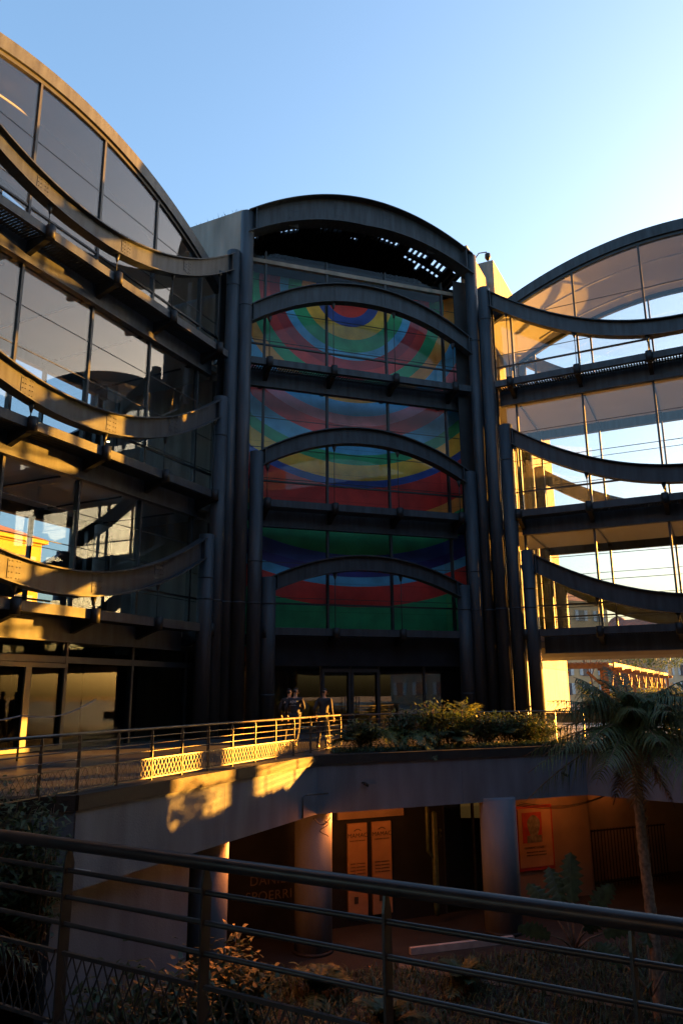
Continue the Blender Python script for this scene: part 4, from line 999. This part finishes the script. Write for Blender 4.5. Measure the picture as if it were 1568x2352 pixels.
WINM = mat('far_window', (.06, .07, .09), .15, 0, .2, 1); SHUT = mat('shutter', (.35, .42, .45), .7); ROOFT = mat('tile_roof', (.30, .14, .09), .85, 0, .3, 1)
def house(label, x, y, w, d, h, col, rz=0, floors=4, bays=5, roof=True, shutters=True, lit=False, name='town_house', rtype='hip', sh=None):
    t = thing(name, label, 'house', (x, y, 0), rz, 'town houses beyond the plaza')
    col = tuple(c*.62 for c in col); m = mat('render_%d' % int(col[0]*1000+col[1]*100+col[2]*10), col, .85, 0, .1, .5)
    def part(mb, nm, mm, par=None): 
        o = mb.build(nm, mm); o.parent = par or t; return o
    mb = MB(); mb.box(-w/2, 0, -.04, w/2, d, h); part(mb, 'wall', m)
    fh = (h-1.2)/floors; bw = w/bays
    for i in range(bays):
        for j in range(floors):
            cx = -w/2+bw*(i+.5); z = .9+j*fh+fh*.15; ww = bw*.17; hh = fh*.58
            mb = MB(); mb.box(cx-ww-.08, -.10, z-.1, cx+ww+.08, -.003, z); mb.box(cx-ww, -.04, z+.001, cx+ww, -.004, z+hh)
            o = part(mb, 'window', WINM)
            if shutters:
                mb = MB(); mb.box(cx-ww*1.95, -.09, z+.002, cx-ww-.005, -.005, z+hh); part(mb, 'shutter', sh or SHUT, o)
                mb = MB(); mb.box(cx+ww+.005, -.09, z+.002, cx+ww*1.95, -.005, z+hh); part(mb, 'shutter', sh or SHUT, o)
    mb = MB(); mb.box(-w/2-.35, -.35, h, w/2+.35, d+.3, h+.3); part(mb, 'cornice', m)
    if roof:
        mb = MB(); a = .45; hh = min(w, d)*.22
        if rtype == 'gable': mb.add([(-w/2-a, -a, h+.3), (w/2+a, -a, h+.3), (w/2+a, d+a, h+.3), (-w/2-a, d+a, h+.3), (0, -a, h+.3+hh*1.5), (0, d+a, h+.3+hh*1.5)], [(0, 1, 4), (2, 3, 5), (1, 2, 5, 4), (3, 0, 4, 5), (0, 3, 2, 1)])
        else: mb.add([(-w/2-a, -a, h+.3), (w/2+a, -a, h+.3), (w/2+a, d+a, h+.3), (-w/2-a, d+a, h+.3), (-w/2+d*.45, d/2, h+.3+hh), (w/2-d*.45, d/2, h+.3+hh)], [(0, 1, 5, 4), (1, 2, 5), (2, 3, 4, 5), (3, 0, 4), (0, 3, 2, 1)])
        o = part(mb, 'roof', ROOFT); mb = MB(); mb.box(w*.2, d*.3, h+.3, w*.2+.9, d*.3+.6, h+hh+1.1); part(mb, 'chimney', m, o)
    return t
# yellow house seen through the left wing
house('bright yellow house with pale shutters seen through the left wing', -28.3, 53, 16, 12, 13.6, (.75, .50, .06), radians(60), 4, 5, True, True, rtype='hip', sh=mat('pale_shutter', (.6, .58, .45), .7))
house('cream apartment block behind the pergola', 27, 112, 34, 14, 15.0, (.62, .47, .25), radians(28), 5, 9)
house('low ochre house with red roof behind the trees', 39, 128, 14, 10, 8.0, (.55, .38, .2), radians(30), 2, 4)
house('pale gabled house with rows of shuttered windows at the right end', 56, 125, 15, 12, 9.6, (.60, .52, .36), radians(38), 3, 4, rtype='gable')
house('tan house at the far right edge behind the pine', 71, 128, 12, 12, 8.5, (.55, .42, .28), radians(40), 3, 3)
house('low house with many windows at the far end of the square', 15, 118, 16, 12, 12.0, (.6, .5, .3), radians(20), 4, 6)
house('long pale town house beyond the right side of the courtyard, added unseen to be reflected in the left glazing', 62, -8, 52, 12, 14, (.45, .36, .26), radians(-90), 4, 12)  # out of view, added to darken the bright horizon mirrored in the glass
house('long ochre town house far behind the camera, added unseen to be reflected in the entrance glass', 8, -75, 80, 12, 15, (.42, .33, .22), radians(180), 4, 16)  # also unseen, added only as a dark reflection
bt = thing('bell_tower', 'square stone bell tower with an arched belfry opening', 'tower', (51, 140, 0))
STONE = mat('tower_stone', (.48, .43, .36), .85, 0, .15, .8)
mb = MB(); mb.box(48.5, 138, 0, 53.5, 143, 8.6); mb.build('shaft', STONE, bt)
mb = MB()
for s in (0, 1, 2, 3): 
    cx, cy = ((48.5+.9, 138.9), (53.5-.9, 138.9), (48.5+.9, 142.1), (53.5-.9, 142.1))[s]; mb.box(cx-.88, cy-.88, 8.95, cx+.88, cy+.88, 12.4)
mb.build('belfry', STONE, bt)
mb = MB(); mb.box(48.1, 137.6, 8.6, 53.9, 143.4, 8.95); mb.box(48.1, 137.6, 12.4, 53.9, 143.4, 12.9); mb.build('cornice', STONE, bt)
mb = MB(); mb.tube([(51, 140.5, 12.9), (51, 140.5, 13.8), (51, 140.5, 14.8), (51, 140.5, 15.3)], [2.3, 2.0, 1.1, .1], 16); mb.build('cupola', ROOFT, bt)
dm = thing('domed_church', 'grey church dome rising behind the pine at the right edge', 'church', (66, 150, 0))
mb = MB(); mb.tube([(66, 150, 0), (66, 150, 8)], 5, 24); mb.build('drum', STONE, dm)
mb = MB(); mb.tube([(66, 150, 8+5*sin(a*pi/2/8)) for a in range(9)], [max(.1, 5*cos(a*pi/2/8)) for a in range(9)], 24); mb.build('dome', mat('slate', (.2, .2, .22), .6), dm)

def tree(label, x, y, h, cw, m, bare=False, group='trees beyond the passage', n=1800, flat=.5, ls=.35):
    t = thing('bare_tree' if bare else 'round_pine', label, 'tree', (x, y, 0), 0, group); st = MB(); lf = MB()
    def br(p, d, L, rr, lev):
        q = p+d*L; st.tube([p, p.lerp(q, .5)+V((random.uniform(-.05, .05)*L, 0, 0)), q], [rr, rr*.8, rr*.55], 5, False)
        if lev == 0: return [q]
        o = []
        for k in range(4 if lev > 1 else 3):
            a = random.uniform(0, 2*pi); e = random.uniform(.2, .9)
            nd = (d*.9+V((cos(a)*e, sin(a)*e, random.uniform(0, .35)))).normalized(); o += br(q.lerp(p, random.uniform(0, .3)), nd, L*random.uniform(.55, .75), rr*.5, lev-1)
        return o
    tips = br(V((x, y, 0)), V((0, 0, 1)), h*.38, .16, 4 if bare else 2)
    st.build('trunk', TWIG, t)
    if not bare:
        for i in range(n):
            a = random.uniform(0, 2*pi); rr = sqrt(random.random()); lump = 1+.25*sin(a*5)+.15*sin(a*9+2)
            c = V((x+cw*rr*cos(a)*lump, y+cw*rr*sin(a)*lump, h*.78+flat*cw*random.uniform(-.6, 1)*sqrt(max(0, 1-rr*rr))*(1+.3*sin(a*4+rr*6))))
            blade(lf, c, (random.uniform(-1, 1), random.uniform(-1, 1), random.uniform(-.5, 1)), ls, ls*.3, .1, 1)
        lf.build('crown', m, t)
    return t
tree('round dark pine just left of the bell tower', 38, 96, 6.6, 4.2, LEAF)
tree('dark bushy tree in front of the gabled house', 45, 92, 6.0, 3.6, LEAF)
tree('large green pine at the right edge of the passage view', 52, 86, 7.4, 4.4, LEAFY)
tree('bare tree behind the pergola on the left', 21, 78, 8.5, 3, None, True)
tree('bare tree behind the pergola in the middle', 27, 84, 9.0, 3, None, True)
tree('thin bare tree near the pillar of the passage', 18, 70, 7.0, 3, None, True)
for i, (x, y, hh, ww) in enumerate(((14, 56, 2.2, 3.0), (20, 60, 2.0, 3.5), (27, 70, 2.4, 3.5), (35, 82, 2.2, 4), (60, 108, 3, 5))):
    bush('hedge_shrub', ('sunlit shrub below the pergola beside the pillar', 'sunlit shrub under the pergola corner', 'shrub under the middle of the pergola', 'shrub below the far end of the pergola', 'shrub before the house at the right end')[i], x, y, 0, ww, hh, 1400, LEAFY, .3, group='shrubs beyond the passage')
for i, (x, y, hh) in enumerate(((44, 74, 1.75), (45.5, 76, 1.7), (47.5, 72, 1.8), (49, 78, 1.65), (42.5, 80, 1.72))):
    t = person(('distant person in dark clothes, leftmost of the group on the square', 'distant person beside the leftmost one on the square', 'distant person in the middle of the group on the square', 'distant person right of the middle on the square', 'distant person farthest back on the square')[i], x, y, random.uniform(0, 6), hh, 1, False, .02, (CLOTH, CLOTH2, REDP, CLOTH, CLOTH2)[i])
    t['group'] = 'people on the far square'
# low terrace walls and benches of the square
for i, (x, y, L, lb) in enumerate(((17, 41, 14, 'low pale terrace wall nearest behind the palm'), (22, 47, 16, 'low pale terrace wall behind the first one'), (36, 60, 20, 'low pale terrace wall farther on the square'))):
    t = thing('terrace_wall', lb, 'wall', (x, y, 0), radians(-26), 'low walls on the square')
    mb = MB(); mb.box(-L/2, -.25, -.02, L/2, .25, .42); o = mb.build('wall', PLAST); o.parent = t
    mb = MB(); mb.box(-L/2-.05, -.3, .42, L/2+.05, .3, .5); o = mb.build('bench_top', WOOD); o.parent = t
